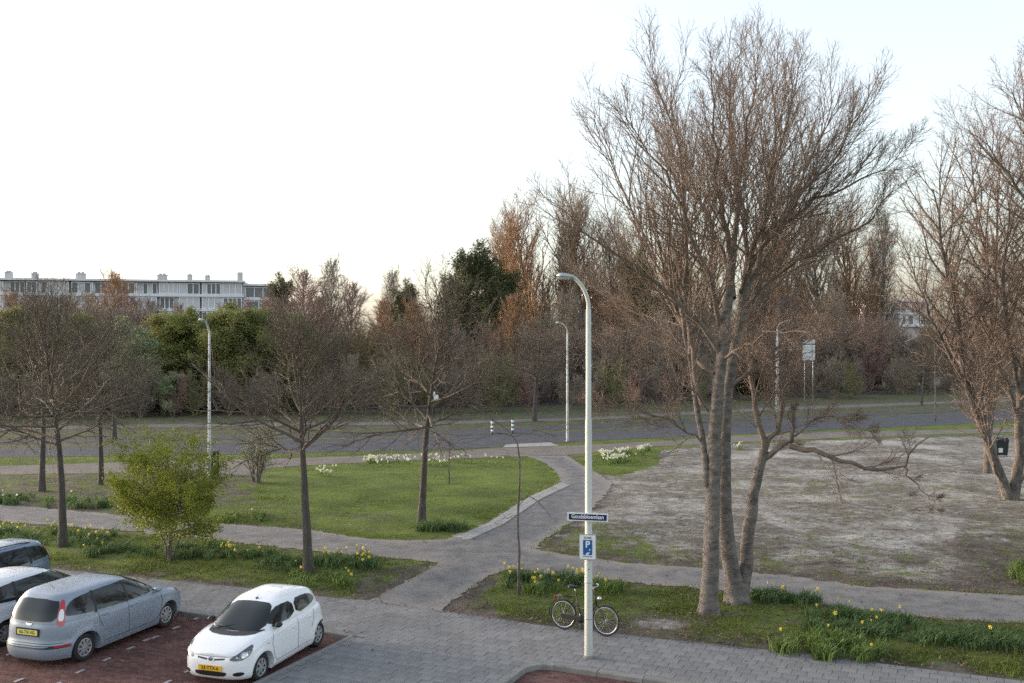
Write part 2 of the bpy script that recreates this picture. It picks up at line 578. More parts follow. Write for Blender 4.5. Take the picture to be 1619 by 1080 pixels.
V = np.array([U[1], -U[0]])                               # towards the camera
B1 = np.array(G(557, 1006)[:2])
B2 = np.array(G(838, 1046)[:2])
BAY1 = [tuple(B1), tuple(B1 - U * 17), tuple(B1 - U * 17 + V * 9), tuple(B1 + V * 9)]
rc = .55
arc = [tuple(B2 + U * rc + V * rc - rc * (math.cos(a) * U + math.sin(a) * V)) for a in np.linspace(0, PI / 2, 7)]
BAY2 = arc + [tuple(B2 + U * 13), tuple(B2 + U * 13 + V * 7), tuple(B2 + V * 7)]
PAVE = EDGE_UP + [tuple(B2 + U * 13)] + arc[::-1] + [tuple(B2 + V * 6), tuple(B1 + V * 6.0), tuple(B1), tuple(B1 - U * 17)]
PAVED_ALL = EDGE_UP + [tuple(B2 + U * 13 + V * 7), tuple(B2 + V * 7), tuple(B1 + V * 9), tuple(B1 - U * 17 + V * 9), tuple(B1 - U * 17)]
WOOD = px([(-400, 672), (0, 662), (300, 659), (700, 654), (935, 646), (1200, 634), (1511, 624), (2100, 600)]) + [(500, 900), (-500, 900)]

def vnoise(P, s, seed):
    r = np.random.default_rng(seed)
    T = r.random((64, 64))
    p = P * s
    i = np.floor(p).astype(int)
    f = p - i
    f = f * f * (3 - 2 * f)
    a, b = i[:, 0] % 64, i[:, 1] % 64
    a1, b1 = (a + 1) % 64, (b + 1) % 64
    return (T[a, b] * (1 - f[:, 0]) + T[a1, b] * f[:, 0]) * (1 - f[:, 1]) + (T[a, b1] * (1 - f[:, 0]) + T[a1, b1] * f[:, 0]) * f[:, 1]

def mask(P):
    g = np.full(len(P), .45)
    s = np.zeros(len(P))
    y = P[:, 1]
    X = (P[:, 0]) / y * FPX + 809.5
    Yp = 540 + CAM_H * FPX / np.maximum(y, 1)
    g[(Yp < 735)] = .7
    g[(Yp < 697 - (X - 600) * .035)] = .44
    left = (X < 430) & (Yp > 735) & (Yp < 840)
    g[left] = .48
    wd = sdist(P, WOOD)
    g = np.where(wd > 0, np.where(wd < 2.5, .6, .1), g)
    d = sdist(P, LAWN)
    g = np.where(d > -.3, 1.02, g)
    d = sdist(P, LAWN_LOW)
    g = np.where(d > 0, .55 + .3 * np.exp(-d), g)
    # near verges
    near = (Yp > 820) & ~in_poly(P, SAND)
    pd = -sdist(P, PAVED_ALL)
    g = np.where(near, .30 + .42 * np.clip(pd / 1.0, 0, 1), g)
    bare = np.exp(-(((X - 1050) / 70) ** 2 + ((Yp - 985) / 14) ** 2))
    g = np.where(near, g - .55 * bare, g)
    s = np.where(near, .7 * bare, s)
    cut = near & (X > 560) & (X < 790) & (Yp > 895)
    g = np.where(cut, g - .22, g)
    d = sdist(P, SAND)
    s = np.where(d > -.15, np.clip(.5 + d * .4, 0, .92), s)
    g = np.where(d > 0, .20 + .16 * np.exp(-((Yp - 770) / 40) ** 2) * (vnoise(P, .12, 31) > .5), g)
    low = (d > 0) & (Yp > 800)
    s = np.where(low, s - .38 * np.clip((Yp - 790) / 90, 0, 1), s)
    g = np.where(low, g + .16 * np.clip((Yp - 800) / 80, 0, 1), g)
    d = sdist(P, TUFTY)
    g = np.where(d > -.6, np.maximum(g, .42 + .1 * np.clip(d, -.6, 1)), g)
    d = sdist(P, SAND_R)
    g = np.where(d > 0, .10 + .25 * np.clip(d, 0, 1), g)
    s = np.where(d > 0, s - .25 * np.clip(d, 0, 1), s)
    d = sdist(P, WHITEBED)
    g = np.where(d > -.2, .95, g)
    s = np.where(d > -.2, 0, s)
    # trodden edges along the paths
    pe = -sdist(P, PATH)
    g = np.where((pe > 0) & (pe < .5) & ~in_poly(P, LAWN), g - .18, g)
    return g, s

def axis(dense, fine, mid, mstep, far):
    a = np.arange(dense[0], dense[1] + 1e-6, fine)
    lo = np.arange(mid[0], dense[0] - 1e-6, mstep)
    hi = np.arange(dense[1] + mstep, mid[1] + 1e-6, mstep)
    fl = mid[0] - np.array(far[::-1])
    fh = mid[1] + np.array(far)
    return np.concatenate([fl, lo, a, hi, fh])
FAR = [8, 25, 60, 140, 320, 700, 1500, 3000]
xs = axis((-24, 24), .3, (-80, 90), 1.2, FAR)
ys = axis((17, 58), .3, (8, 150), 1.2, FAR)
gx, gy = np.meshgrid(xs, ys)
GP = np.stack([gx.ravel(), gy.ravel()], 1)
gm, sm = mask(np.where(GP[:, 1:2] < 5, np.array([[0, 5.]]), GP))
dpav = -sdist(GP, PAVED_ALL)
hard = np.minimum(dpav, -sdist(GP, PATH))
for q in (CYCLE, LANE1, LANE2, FARPATH, APRON):
    hard = np.minimum(hard, -sdist(GP, q))
bumpy = .6 * vnoise(GP, .5, 1) + .3 * vnoise(GP, 1.3, 2) + .15 * vnoise(GP, 2.9, 3)
gz = -.006 + np.clip((hard - .15) / 1.2, 0, 1) * (bumpy * .10 - .015)
gz = np.where(np.abs(GP).max(1) > 400, -.02, gz)
gz = np.where(hard < -.35, -.03, gz)
gz = np.where(dpav < -.4, -.35, gz)
ny, nx = gx.shape
ii, jj = np.meshgrid(np.arange(ny - 1), np.arange(nx - 1), indexing='ij')
gf = np.stack([ii * nx + jj, ii * nx + jj + 1, (ii + 1) * nx + jj + 1, (ii + 1) * nx + jj], 2).reshape(-1, 4)
g = Geo().add(np.column_stack([GP, gz]), gf)
ground = struct(g.build('ground', 'ground'))
for nm, arr in (('grass', gm), ('sand', sm)):
    a = ground.data.attributes.new(nm, 'FLOAT', 'POINT')
    a.data.foreach_set('value', arr.astype(np.float32))

def sheet(name, poly, z, m, step=None, rough=None, seed=1):
    if rough:
        poly = rough_poly(poly, rough[0], rough[1], seed)
    v, f = fill(poly, z, step)
    return struct(Geo().add(v, f).build(name, m))

def rough_px(poly, k, seed):
    return rough_poly(poly, k[0], k[1], seed)

pth = rough_poly(PATH, .22, .07, 3)
v, f = fill(pth, .008, .3)
path = struct(Geo().add(v, f).build('path', 'path_asphalt'))
ed = edge_dist(v[:, :2], PATH)
Xp = v[:, 0] / v[:, 1] * FPX + 809.5
Yp = 540 + CAM_H * FPX / v[:, 1]
sandy = np.clip(.62 - ed * .55, 0, .62)
cross_ = (Yp > 790) & ((Xp < 700) | (Xp > 900))
sandy = np.maximum(sandy, np.where(cross_, .36, .0))
sandy = np.maximum(sandy, np.where((Xp > 920) & (Yp < 800), .4, 0))
a = path.data.attributes.new('sandy', 'FLOAT', 'POINT')
a.data.foreach_set('value', sandy.astype(np.float32))
sheet('cycle_path', CYCLE, .004, 'cycle', .8, (.7, .05), 4)
sheet('road', LANE1, .004, 'asphalt', 2, (1.5, .05), 5)
sheet('parallel_road', LANE2, .004, 'asphalt', 2, (1.5, .05), 6)
sheet('far_path', FARPATH, .004, 'cycle', 2, (1.5, .08), 7)
sheet('path_apron', APRON, .008, 'edge_tile', .6)

# pale edging tiles between lawn and path
edge_line = [np.array(p) for p in px([(884, 765), (833, 788), (770, 828), (712, 853)])]
cs = [0]
for a_, b_ in zip(edge_line, edge_line[1:]):
    cs.append(cs[-1] + np.linalg.norm(b_ - a_))
def on_line(s):
    for k in range(len(cs) - 1):
        if s <= cs[k + 1] or k == len(cs) - 2:
            t = (s - cs[k]) / (cs[k + 1] - cs[k])
            d = edge_line[k + 1] - edge_line[k]
            return edge_line[k] + d * t, d / np.linalg.norm(d)
tile_me = None
n_e = int(cs[-1] / .42)
for k in range(n_e):
    for row in range(2):
        c, d = on_line((k + .5 + .5 * row) * .42)
        nr = np.array([-d[1], d[0]])
        p = c + nr * (.02 + .31 * (row + .5))
        if tile_me is None:
            tile_me = Geo().box((0, 0, 0), (.40, .295, .06)).mesh('edging_tile', False)
            tile_me.materials.append(M['edge_tile'])
        o = link('edging_tile', tile_me, path)
        o.location = (p[0], p[1], .0 + random.uniform(-.004, .006))
        o.rotation_euler = (random.uniform(-.02, .02), random.uniform(-.02, .02), math.atan2(d[1], d[0]) + random.uniform(-.02, .02))

# ------------------------------------------------------------------ pavement of 30 cm tiles
v, f = fill(PAVE, .004)
pavement = struct(Geo().add(v, f).build('street_pavement', 'joint'))
def clip_half(poly, a, b):
    """keep the part of poly on the left of a->b"""
    out = []
    n = len(poly)
    d = b - a
    sd_ = [d[0] * (p[1] - a[1]) - d[1] * (p[0] - a[0]) for p in poly]
    for i in range(n):
        j = (i + 1) % n
        if sd_[i] >= 0:
            out.append(poly[i])
        if (sd_[i] >= 0) != (sd_[j] >= 0):
            t = sd_[i] / (sd_[i] - sd_[j])
            out.append(poly[i] + (poly[j] - poly[i]) * t)
    return out
PV = np.array(PAVE)
area2 = np.sum(PV[:, 0] * np.roll(PV[:, 1], -1) - np.roll(PV[:, 0], -1) * PV[:, 1])
if area2 < 0:
    PV = PV[::-1]
O0 = np.array(G(700, 968)[:2])
T = .3
tiles_full, tiles_cut = [], []
for r in range(-10, 40):
    for c in range(-75, 60):
        o = O0 + U * ((c + (.5 if r % 2 else 0)) * T) + V * (r * T)
        tiles_full.append(o)
tf = np.array(tiles_full) + (U + V) * T / 2
ins = sdist(tf, PAVE)
vis = (tf[:, 1] > 15.5) & (np.abs(tf[:, 0] / tf[:, 1]) < .56)
full = tf[(ins > T * .75) & vis]
cutc = tf[(ins <= T * .75) & (ins > -T * .75) & vis]
dist = np.hypot(full[:, 0], full[:, 1])
fpx = 540 + CAM_H * FPX / full[:, 1]
order = np.argsort(dist + np.where(fpx > 1085, 1000, 0))
TA = math.atan2(U[1], U[0])
tmes = []
for q in range(5):
    gt = Geo()
    h, w = .05, (T - .006) / 2
    vv = [(-w, -w, -h), (w, -w, -h), (w, w, -h), (-w, w, -h), (-w, -w, -.006), (w, -w, -.006), (w, w, -.006), (-w, w, -.006)]
    w2 = w - .004
    vv += [(-w2, -w2, 0), (w2, -w2, 0), (w2, w2, 0), (-w2, w2, 0)]
    ff = [(0, 1, 5, 4), (1, 2, 6, 5), (2, 3, 7, 6), (3, 0, 4, 7), (4, 5, 9, 8), (5, 6, 10, 9), (6, 7, 11, 10), (7, 4, 8, 11), (8, 9, 10, 11)]
    gt.add(vv, ff, q / 4)
    me = gt.mesh('paving_tile', False)
    me.materials.append(M['tile'])
    tmes.append(me)
TV, TF = np.array(vv), np.array(ff)
for k in order[:300]:
    o = link('paving_tile', tmes[random.randrange(5)], pavement)
    o.location = (full[k, 0], full[k, 1], .016 + random.uniform(-.003, .003))
    o.rotation_euler = (random.uniform(-.008, .008), random.uniform(-.008, .008), TA)
gt = Geo()
cs_, sn_ = math.cos(TA), math.sin(TA)
R2 = np.array([[cs_, -sn_], [sn_, cs_]])
for k in order[300:]:
    p = TV.copy()
    p[:, :2] = p[:, :2] @ R2.T + full[k]
    p[:, 2] += .016 + random.uniform(-.003, .003)
    gt.add(p, TF, random.random())
for c in cutc:
    w = (T - .012) / 2
    poly = [c + U * a * w - V * b * w for a, b in ((-1, -1), (1, -1), (1, 1), (-1, 1))]
    for i in range(len(PV)):
        a_, b_ = PV[i], PV[(i + 1) % len(PV)]
        ab = b_ - a_
        t = np.clip((c - a_) @ ab / (ab @ ab + 1e-9), 0, 1)
        if np.linalg.norm(c - a_ - ab * t) < T * .8 and len(poly) > 2:
            poly = clip_half(poly, a_, b_)
    if len(poly) > 2:
        top = [(p[0], p[1], .014) for p in poly]
        n = len(top)
        cc = np.mean(top, 0)
        gt.add(np.array(top + [tuple(cc)]), np.array([(i, (i + 1) % n, n) for i in range(n)]), random.random())
stuff(gt.build('far_paving_tiles', 'tile', pavement, False))

# ------------------------------------------------------------------ parking bays of red clinker, kerb stones
def bay(name, poly, z, o0, seed):
    v, f = fill(poly, z - .006)
    b = struct(Geo().add(v, f).build(name, 'joint'))
    P = []
    for r in range(-5, 100):
        for c in range(-90, 70):
            P.append(o0 + U * ((c + (.5 if r % 2 else 0)) * .205) + V * (r * .103))
    P = np.array(P)
    ok = (sdist(P, poly) > .06) & (P[:, 1] > 15.5) & (np.abs(P[:, 0] / P[:, 1]) < .56)
    P = P[ok]
    bv = np.array([(-.098, -.047, -.02), (.098, -.047, -.02), (.098, .047, -.02), (-.098, .047, -.02),
                   (-.096, -.045, 0), (.096, -.045, 0), (.096, .045, 0), (-.096, .045, 0)])
    bv[:, :2] = bv[:, :2] @ R2.T
    bf = np.array([(0, 1, 5, 4), (1, 2, 6, 5), (2, 3, 7, 6), (3, 0, 4, 7), (4, 5, 6, 7)])
    r = np.random.default_rng(seed)
    n = len(P)
    vv = bv[None] + np.column_stack([P, z + r.uniform(-.003, .003, n)])[:, None]
    fff = (bf[None] + (np.arange(n) * 8)[:, None, None]).reshape(-1, 4)
    g = Geo().add(vv.reshape(-1, 3), fff, np.repeat(r.random(n), 8))
    stuff(g.build('clinker_bricks', 'brick', b, False))
    return b
ZB = -.08
bay1 = bay('parking_bay', BAY1, ZB, B1, 11)
bay2 = bay('kerbside_bay', BAY2, ZB, B2, 12)

def kerb_run(pts, parent, w=.13, L=.95):
    pts = [np.array(p) for p in pts]
    for a_, b_ in zip(pts, pts[1:]):
        d = b_ - a_
        l = np.linalg.norm(d)
        n = max(1, round(l / L))
        for k in range(n):
            c = a_ + d * (k + .5) / n
            if c[1] < 15.5 or abs(c[0] / c[1]) > .58:
                continue
            g = Geo()
            x, y = (l / n - (.012 if n > 1 else -.02)) / 2, w / 2
            zt = .03 + random.uniform(-.004, .004)
            vv = [(-x, -y, -.2), (x, -y, -.2), (x, y, -.2), (-x, y, -.2), (-x, -y, zt - .02), (x, -y, zt - .02), (x, y, zt - .02), (-x, y, zt - .02),
                  (-x, -y + .015, zt), (x, -y + .015, zt), (x, y - .015, zt), (-x, y - .015, zt)]
            g.add(vv, TF, random.random())
            o = g.build('kerb_stone', 'kerb', parent, False)
            o.location = (c[0], c[1], 0)
            o.rotation_euler = (0, 0, math.atan2(d[1], d[0]))
kerb_run([B1 - U * 16, B1, B1 + V * 7], bay1, .10)
kerb_run([B2 + V * 6] + [np.array(p) for p in arc] + [B2 + U * 13], bay2, .2)

# worn white marker stones that divide the bays
def marker(px_, py_, ang):
    p = G(px_, py_, ZB)
    g = Geo().box((0, 0, 0), (.21, .075, .012))
    o = g.build('marking_stone', 'line', bay1, False)
    o.location = (p[0], p[1], ZB + .009)
    o.rotation_euler = (0, 0, ang)
VA = math.atan2(-V[1], -V[0])
for p in [(312, 978), (278, 993), (245, 1008), (207, 1025), (169, 1043), (127, 1062), (90, 1082), (17, 1034), (30, 1076),
          (265, 1079), (298, 1061), (508, 1049), (523, 1004), (487, 1072), (232, 1012)]:
    marker(p[0], p[1], VA)

# ------------------------------------------------------------------ trees
Zh = np.array([0, 0, 1.])
def unit(v):
    return v / (np.linalg.norm(v, axis=-1, keepdims=True) + 1e-9)

def grow(P, D, L, R, k, wig, up, tip, r, droop=0.0):
    n = len(P)
    pts = np.zeros((n, k + 1, 3))
    pts[:, 0] = P
    d = D.copy()
    step = (L / k)[:, None]
    for s in range(k):
        d = unit(d + r.normal(0, wig, (n, 3)) + Zh * (up - droop * (s / k)))
        pts[:, s + 1] = pts[:, s] + d * step
    t = np.linspace(0, 1, k + 1)
    rad = R[:, None] * (1 - t * (1 - tip))
    return pts, rad

def spawn(pts, rad, L, n, t0, t1, ang, ratio, rr, r, minr, jit=.25, power=1.0, flat=0.0):
    """n children on each parent; ang/ratio: (at start, at end)"""
    m, k1, _ = pts.shape
    k = k1 - 1
    idx = np.repeat(np.arange(m), n)
    u = (np.tile(np.arange(n), m) + r.random(m * n)) / n
    t = t0 + (t1 - t0) * u ** power
    s = np.minimum((t * k).astype(int), k - 1)
    f = (t * k - s)[:, None]
    A, B = pts[idx, s], pts[idx, s + 1]
    P = A + (B - A) * f
    d = unit(B - A)
    rp = rad[idx, s] * (1 - f[:, 0]) + rad[idx, s + 1] * f[:, 0]
    an = (ang[0] + (ang[1] - ang[0]) * u) * (1 + r.normal(0, .18, m * n))
    az = np.tile(np.arange(n), m) * 2.4 + r.uniform(0, 6.28, m)[idx] + r.normal(0, .4, m * n)
    ref = np.where(np.abs(d[:, 2:3]) > .92, np.array([1., 0, 0]), Zh)
    a = unit(np.cross(d, ref))
    b = np.cross(d, a)
    az_v = np.cos(az)[:, None] * a + np.sin(az)[:, None] * b * (1 - flat)
    D = unit(np.cos(an)[:, None] * d + np.sin(an)[:, None] * unit(az_v))
    LL = L[idx] * (ratio[0] + (ratio[1] - ratio[0]) * u) * (1 + r.uniform(-jit, jit, m * n))
    RR = np.maximum(np.minimum(rp * .85, LL * rr), minr)
    return P, D, LL, RR

def leaves(g, P, size, n, spread, r, aspect=.55, flat=.0):
    """n small quads round each point"""
    C = np.repeat(P, n, 0) + r.normal(0, 1, (len(P) * n, 3)) * spread
    m = len(C)
    a = unit(r.normal(0, 1, (m, 3)) * np.array([1, 1, 1 - flat]))
    b = unit(np.cross(a, r.normal(0, 1, (m, 3))))
    s = size * r.uniform(.6, 1.3, (m, 1))
    w = s * aspect
    v = np.stack([C - a * s * .5, C + b * w * .5, C + a * s * .5, C - b * w * .5], 1)
    f = np.arange(m * 4).reshape(m, 4)
    g.add(v.reshape(-1, 3), f, np.repeat(r.random(m), 4))

def put_tree(name, label, loc, parts, cat='tree', group=None, s=1.0, rz=0.0, sxy=None):
    """parts: list of (name, mesh)"""
    e = thing(name, label, cat, loc, rz, group)
    e.scale = ((sxy or s), (sxy or s), s)
    e.rotation_euler = (random.gauss(0, .018), random.gauss(0, .018), rz)
    for nm, me in parts:
        link(nm, me, e)
    return e

def as_mesh(g, name, m, smooth=True):
    me = g.mesh(name, smooth)
    me.materials.append(M[m])
    return me

def limb_paths(limbs, r, k=9, wob=.04):
    """hand-set limbs: list of (points, r0, r1) -> resampled arrays"""
    out_p, out_r, out_l = [], [], []
    for pts, r0, r1 in limbs:
        p = np.array(smooth_poly([tuple(q) for q in pts], 2, False))
        sl = np.concatenate([[0], np.cumsum(np.linalg.norm(np.diff(p, axis=0), axis=1))])
        t = np.linspace(0, sl[-1], k + 1)
        q = np.stack([np.interp(t, sl, p[:, i]) for i in range(3)], 1)
        q[1:-1] += r.normal(0, wob, (k - 1, 3))
        out_p.append(q)
        out_r.append(np.linspace(r0, r1, k + 1))
        out_l.append(sl[-1])
    return np.array(out_p), np.array(out_r), np.array(out_l)

def trunk_tube(g, pts, rad, seed, m=22, k=70, amp=.16):
    """a trunk with ridges, swellings and a root flare"""
    pts, rad = np.asarray(pts), np.asarray(rad)
    sl = np.concatenate([[0], np.cumsum(np.linalg.norm(np.diff(pts, axis=0), axis=1))])
    t = np.linspace(0, sl[-1], k)
    P = np.stack([np.interp(t, sl, pts[:, i]) for i in range(3)], 1)
    R_ = np.interp(t, sl, rad)
    gg = Geo()
    tubes(gg, P[None], R_[None], m)
    v = gg.v[0].reshape(k, m, 3)
    a = np.arange(m) * 2 * PI / m
    q = np.stack([np.broadcast_to(np.cos(a)[None] * 2.2, (k, m)) + t[:, None] * 1.1, np.broadcast_to(np.sin(a)[None] * 2.2, (k, m)) + t[:, None] * .35], 2).reshape(-1, 2) + 30
    n1 = vnoise(q, 1.0, seed).reshape(k, m) - .5
    n2 = vnoise(q, 3.1, seed + 1).reshape(k, m) - .5
    fl = np.exp(-t / .28)[:, None] * (.35 + .5 * (np.cos(a * 4 + seed) > 0))[None]
    v = P[:, None] + (v - P[:, None]) * (1 + amp * n1 + amp * .6 * n2 + fl)[..., None]
    g.add(v.reshape(-1, 3), gg.f4[0])

# ---------- the big double-trunked tree by the pavement
def big_tree():
    r = np.random.default_rng(21)
    D0 = 24.2
    def W(x, y, dy=0.0):
        return Wd(x, y, D0 + dy)
    base = np.array(G(1122, 974))
    t1, t2 = Geo(), Geo()
    stemA = [W(1120, 978), W(1121, 930), W(1125, 850), W(1129, 760), W(1131, 680), W(1136, 600), W(1148, 500), W(1158, 400, .1)]
    stemB = [W(1165, 955, 1.0), W(1160, 915, 1.0), W(1147, 840, .8), W(1143, 760, .6), W(1146, 680, .5), W(1152, 600, .5), W(1172, 500, .6), W(1182, 420, .8)]
    stemC = [W(1168, 955, 1.1), W(1180, 900, 1.1), W(1183, 845, 1.1), W(1191, 785, 1.1), W(1201, 740, 1.1), W(1208, 712, 1.1)]
    stemD = [W(1119, 770, -.05), W(1112, 700, .1), W(1100, 630, .2), W(1088, 560, .3), W(1075, 470, .2)]
    for st, r0, r1 in ((stemA, .21, .105),):
        p, q, l = limb_paths([(st, r0, r1)], r, 14, .012)
        trunk_tube(t1, p[0], q[0], 3)
    for st, r0, r1, fl in ((stemB, .215, .095, 1.5), (stemC, .185, .12, 1.35), (stemD, .085, .05, 1)):
        p, q, l = limb_paths([(st, r0, r1)], r, 14, .012)
        if st is stemD:
            t1.tube(p[0], q[0], 12)
        else:
            trunk_tube(t2, p[0], q[0], 8 if st is stemB else 13)
    L = []
    def lb(pts, r0, r1):
        n = len(pts)
        if len(L) >= 10:                       # crown limbs end short of the outermost twigs
            pts = [(1150 + (x - 1150) * (1.0 if y < 480 else 1), 480 + (y - 480) * (.885 if y < 480 else 1), dd) for x, y, dd in pts]
        L.append(([W(*p) for p in pts], r0 * .9, r1 * .7))
    # low forks of the right stem, and the long bough
    lb([(1208, 716, 1.1), (1196, 665, 1.1), (1187, 600, 1.2), (1183, 520, 1.4), (1195, 440, 1.6)], .10, .035)
    lb([(1208, 716, 1.1), (1230, 675, 1.0), (1243, 630, .9), (1246, 560, .7), (1262, 480, .4)], .085, .025)
    lb([(1205, 728, 1.1), (1225, 716, 1.0), (1250, 704, .9), (1257, 680, .8), (1256, 640, .7)], .095, .05)
    lb([(1250, 706, .9), (1285, 712, .5), (1330, 728, .2), (1375, 743, .0), (1430, 739, -.2), (1447, 715, -.4), (1470, 690, -.6)], .085, .02)
    lb([(1430, 739, -.2), (1450, 770, -.3), (1482, 805, -.5)], .025, .008)
    lb([(1256, 690, .8), (1300, 655, .4), (1345, 668, .0), (1385, 690, -.3)], .03, .008)
    lb([(1110, 700, .1), (1060, 668, -.6), (1000, 640, -1.4), (940, 640, -2)], .035, .008)
    lb([(1120, 650, -.1), (1070, 590, -1.2), (1010, 570, -2.0), (930, 560, -2.8)], .04, .008)
    lb([(1150, 620, .4), (1220, 560, 1.5), (1290, 530, 2.4), (1360, 540, 3)], .05, .01)
    lb([(1140, 570, .0), (1190, 540, -1.2), (1230, 520, -2.2), (1290, 530, -3)], .05, .01)
    # crown limbs
    lb([(1140, 560, .0), (1100, 500, -.3), (1045, 450, -.7), (1000, 415, -1.0), (955, 372, -1.3), (905, 335, -1.6), (870, 300, -1.8)], .085, .010)
    lb([(1110, 640, .1), (1085, 520, .3), (1040, 430, .8), (1010, 340, 1.3), (975, 250, 1.7), (935, 165, 2.1)], .08, .010)
    lb([(1092, 560, .25), (1083, 450, .1), (1086, 352, -.1), (1082, 240, -.4), (1060, 150, -.8), (1030, 72, -1.2)], .085, .010)
    lb([(1140, 520, .1), (1120, 420, -1.0), (1085, 320, -1.9), (1040, 230, -2.6), (990, 150, -3.2)], .08, .010)
    lb([(1158, 410, .1), (1145, 330, -.3), (1130, 240, -.8), (1128, 150, -1.2), (1125, 60, -1.5)], .085, .010)
    lb([(1158, 405, .1), (1168, 310, .2), (1176, 200, .4), (1190, 110, .6), (1200, 32, .8)], .095, .010)
    lb([(1182, 425, .8), (1178, 330, 1.4), (1160, 230, 2.0), (1150, 130, 2.6), (1160, 45, 3.0)], .08, .010)
    lb([(1180, 430, .8), (1205, 350, .6), (1225, 250, .2), (1245, 150, -.2), (1262, 62, -.6)], .085, .010)
    lb([(1172, 480, .6), (1215, 390, 1.4), (1250, 300, 2.2), (1290, 200, 2.9), (1318, 110, 3.4)], .08, .010)
    lb([(1182, 440, .8), (1225, 350, .2), (1262, 290, -.5), (1325, 215, -1.2), (1372, 112, -1.7)], .085, .010)
    lb([(1205, 365, .7), (1255, 320, .2), (1310, 285, -.3), (1375, 255, -.8), (1440, 212, -1.2)], .06, .009)
    lb([(1172, 490, .6), (1235, 420, .0), (1310, 372, -.8), (1375, 330, -1.5), (1410, 280, -2)], .065, .010)
    lb([(1160, 470, .3), (1140, 380, 1.6), (1100, 290, 2.7), (1060, 200, 3.4), (1040, 120, 4.0)], .075, .010)
    lb([(1172, 460, .5), (1200, 370, -1.2), (1215, 270, -2.3), (1225, 170, -3.2), (1230, 85, -3.8)], .075, .010)
    lb([(1150, 540, .4), (1210, 460, 1.8), (1280, 400, 3.0), (1350, 350, 3.8)], .065, .010)
    lb([(1130, 590, .0), (1060, 540, 1.4), (985, 480, 2.6), (920, 440, 3.4)], .06, .010)
    p1, r1, l1 = limb_paths(L, r, 12, .045)
    low = np.arange(len(L)) < 10
    g = Geo()
    tubes(g, p1, r1, 7)
    P, D, LL, RR = spawn(p1, r1, l1, 20, .10, .99, (.62, .42), (.42, .17), .010, r, .007)
    lo = np.repeat(low, 20)
    kp = r.random(len(P)) < np.repeat(np.clip(l1 / 3.0, .25, 1) * np.where(np.isin(np.arange(len(L)), (3, 4)), .5, 1), 20)
    P, D, LL, RR, lo = P[kp], D[kp], LL[kp], RR[kp], lo[kp]
    LL = np.where(lo, LL * .75, LL)
    LL = np.minimum(LL, 3.0)
    D = unit(D + Zh * np.where(lo, .0, .28)[:, None])
    p2, r2 = grow(P, D, LL, RR, 6, .085, .06, .35, r)
    tubes(g, p2, r2, 5)
    P, D, L3, RR = spawn(p2, r2, LL, 12, .15, 1, (.58, .42), (.55, .28), .009, r, .0048)
    p3, r3 = grow(P, D, L3, RR, 4, .10, .07, .5, r)
    tubes(g, p3, r3, 4)
    tw = Geo()
    P, D, L4, RR = spawn(p3, r3, L3, 5, .25, 1, (.75, .55), (.6, .35), .008, r, .0036)
    p4, r4 = grow(P, D, np.maximum(L4, .10), RR, 2, .12, .05, .6, r)
    tubes(tw, p4, r4, 3)
    e = thing('large_bare_tree', 'largest bare tree, twin grey trunks rising from the verge beside the pavement', 'tree', base)
    off = lambda gg: [gg.v.__setitem__(i, vv - base) for i, vv in enumerate(gg.v)]
    for gg in (t1, t2, g, tw):
        off(gg)
    t1.build('trunk', 'bark_beech', e)
    t2.build('trunk', 'bark_beech', e)['label'] = 'forked rear trunk with a long low bough'
    c = g.build('limbs', 'limb', e)
    tw.build('twigs', 'twig_red', c)
big_tree()

# ---------- prototypes
def bare_proto(seed, H=10., n1=26, clear=.25, ang=(1.1, .45), ratio=(.42, .16), up1=.05, n2=10, n3=8, m3=3, rt=.16, mr=.008, n4=0,
               wig=.10, mats=('bark_dark', 'twig_dark'), stems=None, rr1=.022, rat2=(.5, .25), rat3=(.5, .3), a2=(.8, .5), up2=.03, droop1=0.0, k1=7, tr=.2):
    r = np.random.default_rng(seed)
    g, c = Geo(), Geo()
    if stems is None:
        p0, r0 = grow(np.zeros((1, 3)), np.array([[0, 0, 1.]]), np.array([H]), np.array([rt]), 10, .03, .05, .12, r)
        r0[:, 0] *= 1.3
        l0 = np.array([H])
    else:
        n = stems
        az = np.arange(n) * 2.4 + r.uniform(0, 6, n)
        tilt = r.uniform(.1, .5, n)
        D = np.stack([np.cos(az) * np.sin(tilt), np.sin(az) * np.sin(tilt), np.cos(tilt)], 1)
        l0 = H * r.uniform(.6, 1.0, n)
        p0, r0 = grow(np.stack([np.cos(az) * .15, np.sin(az) * .15, 0 * az], 1), D, l0, np.full(n, rt), 9, .06, .07, .15, r)
    tubes(g, p0, r0, 9)
    P, D, L, R = spawn(p0, r0, l0, n1, clear, .99, ang, ratio, rr1, r, mr * 1.6)
    p1, r1 = grow(P, D, L, R, k1, wig, up1, .25, r, droop1)
    tubes(c, p1, r1, 5)
    P, D, L2, R = spawn(p1, r1, L, n2, .15, 1, a2, rat2, .016, r, mr * 1.2)
    p2, r2 = grow(P, D, L2, R, 4, wig * 1.4, up2, .4, r)
    tubes(c, p2, r2, 3)
    P, D, L3, R = spawn(p2, r2, L2, n3, .15, 1, (.75, .5), rat3, .012, r, mr)
    p3, r3 = grow(P, D, np.maximum(L3, .12), R, 2, .2, up2, .5, r)
    tubes(c, p3, r3, m3)
    if n4:
        P, D, L4, R = spawn(p3, r3, L3, n4, .2, 1, (.75, .5), (.7, .4), .012, r, mr * .8)
        p4, r4 = grow(P, D, np.maximum(L4, .1), R, 2, .2, up2, .6, r)
        tubes(c, p4, r4, 2)
    return g, c, p2, p3

def proto_parts(res, mats):
    return [('trunk', as_mesh(res[0], 'trunk', mats[0])), ('crown', as_mesh(res[1], 'crown', mats[1]))]

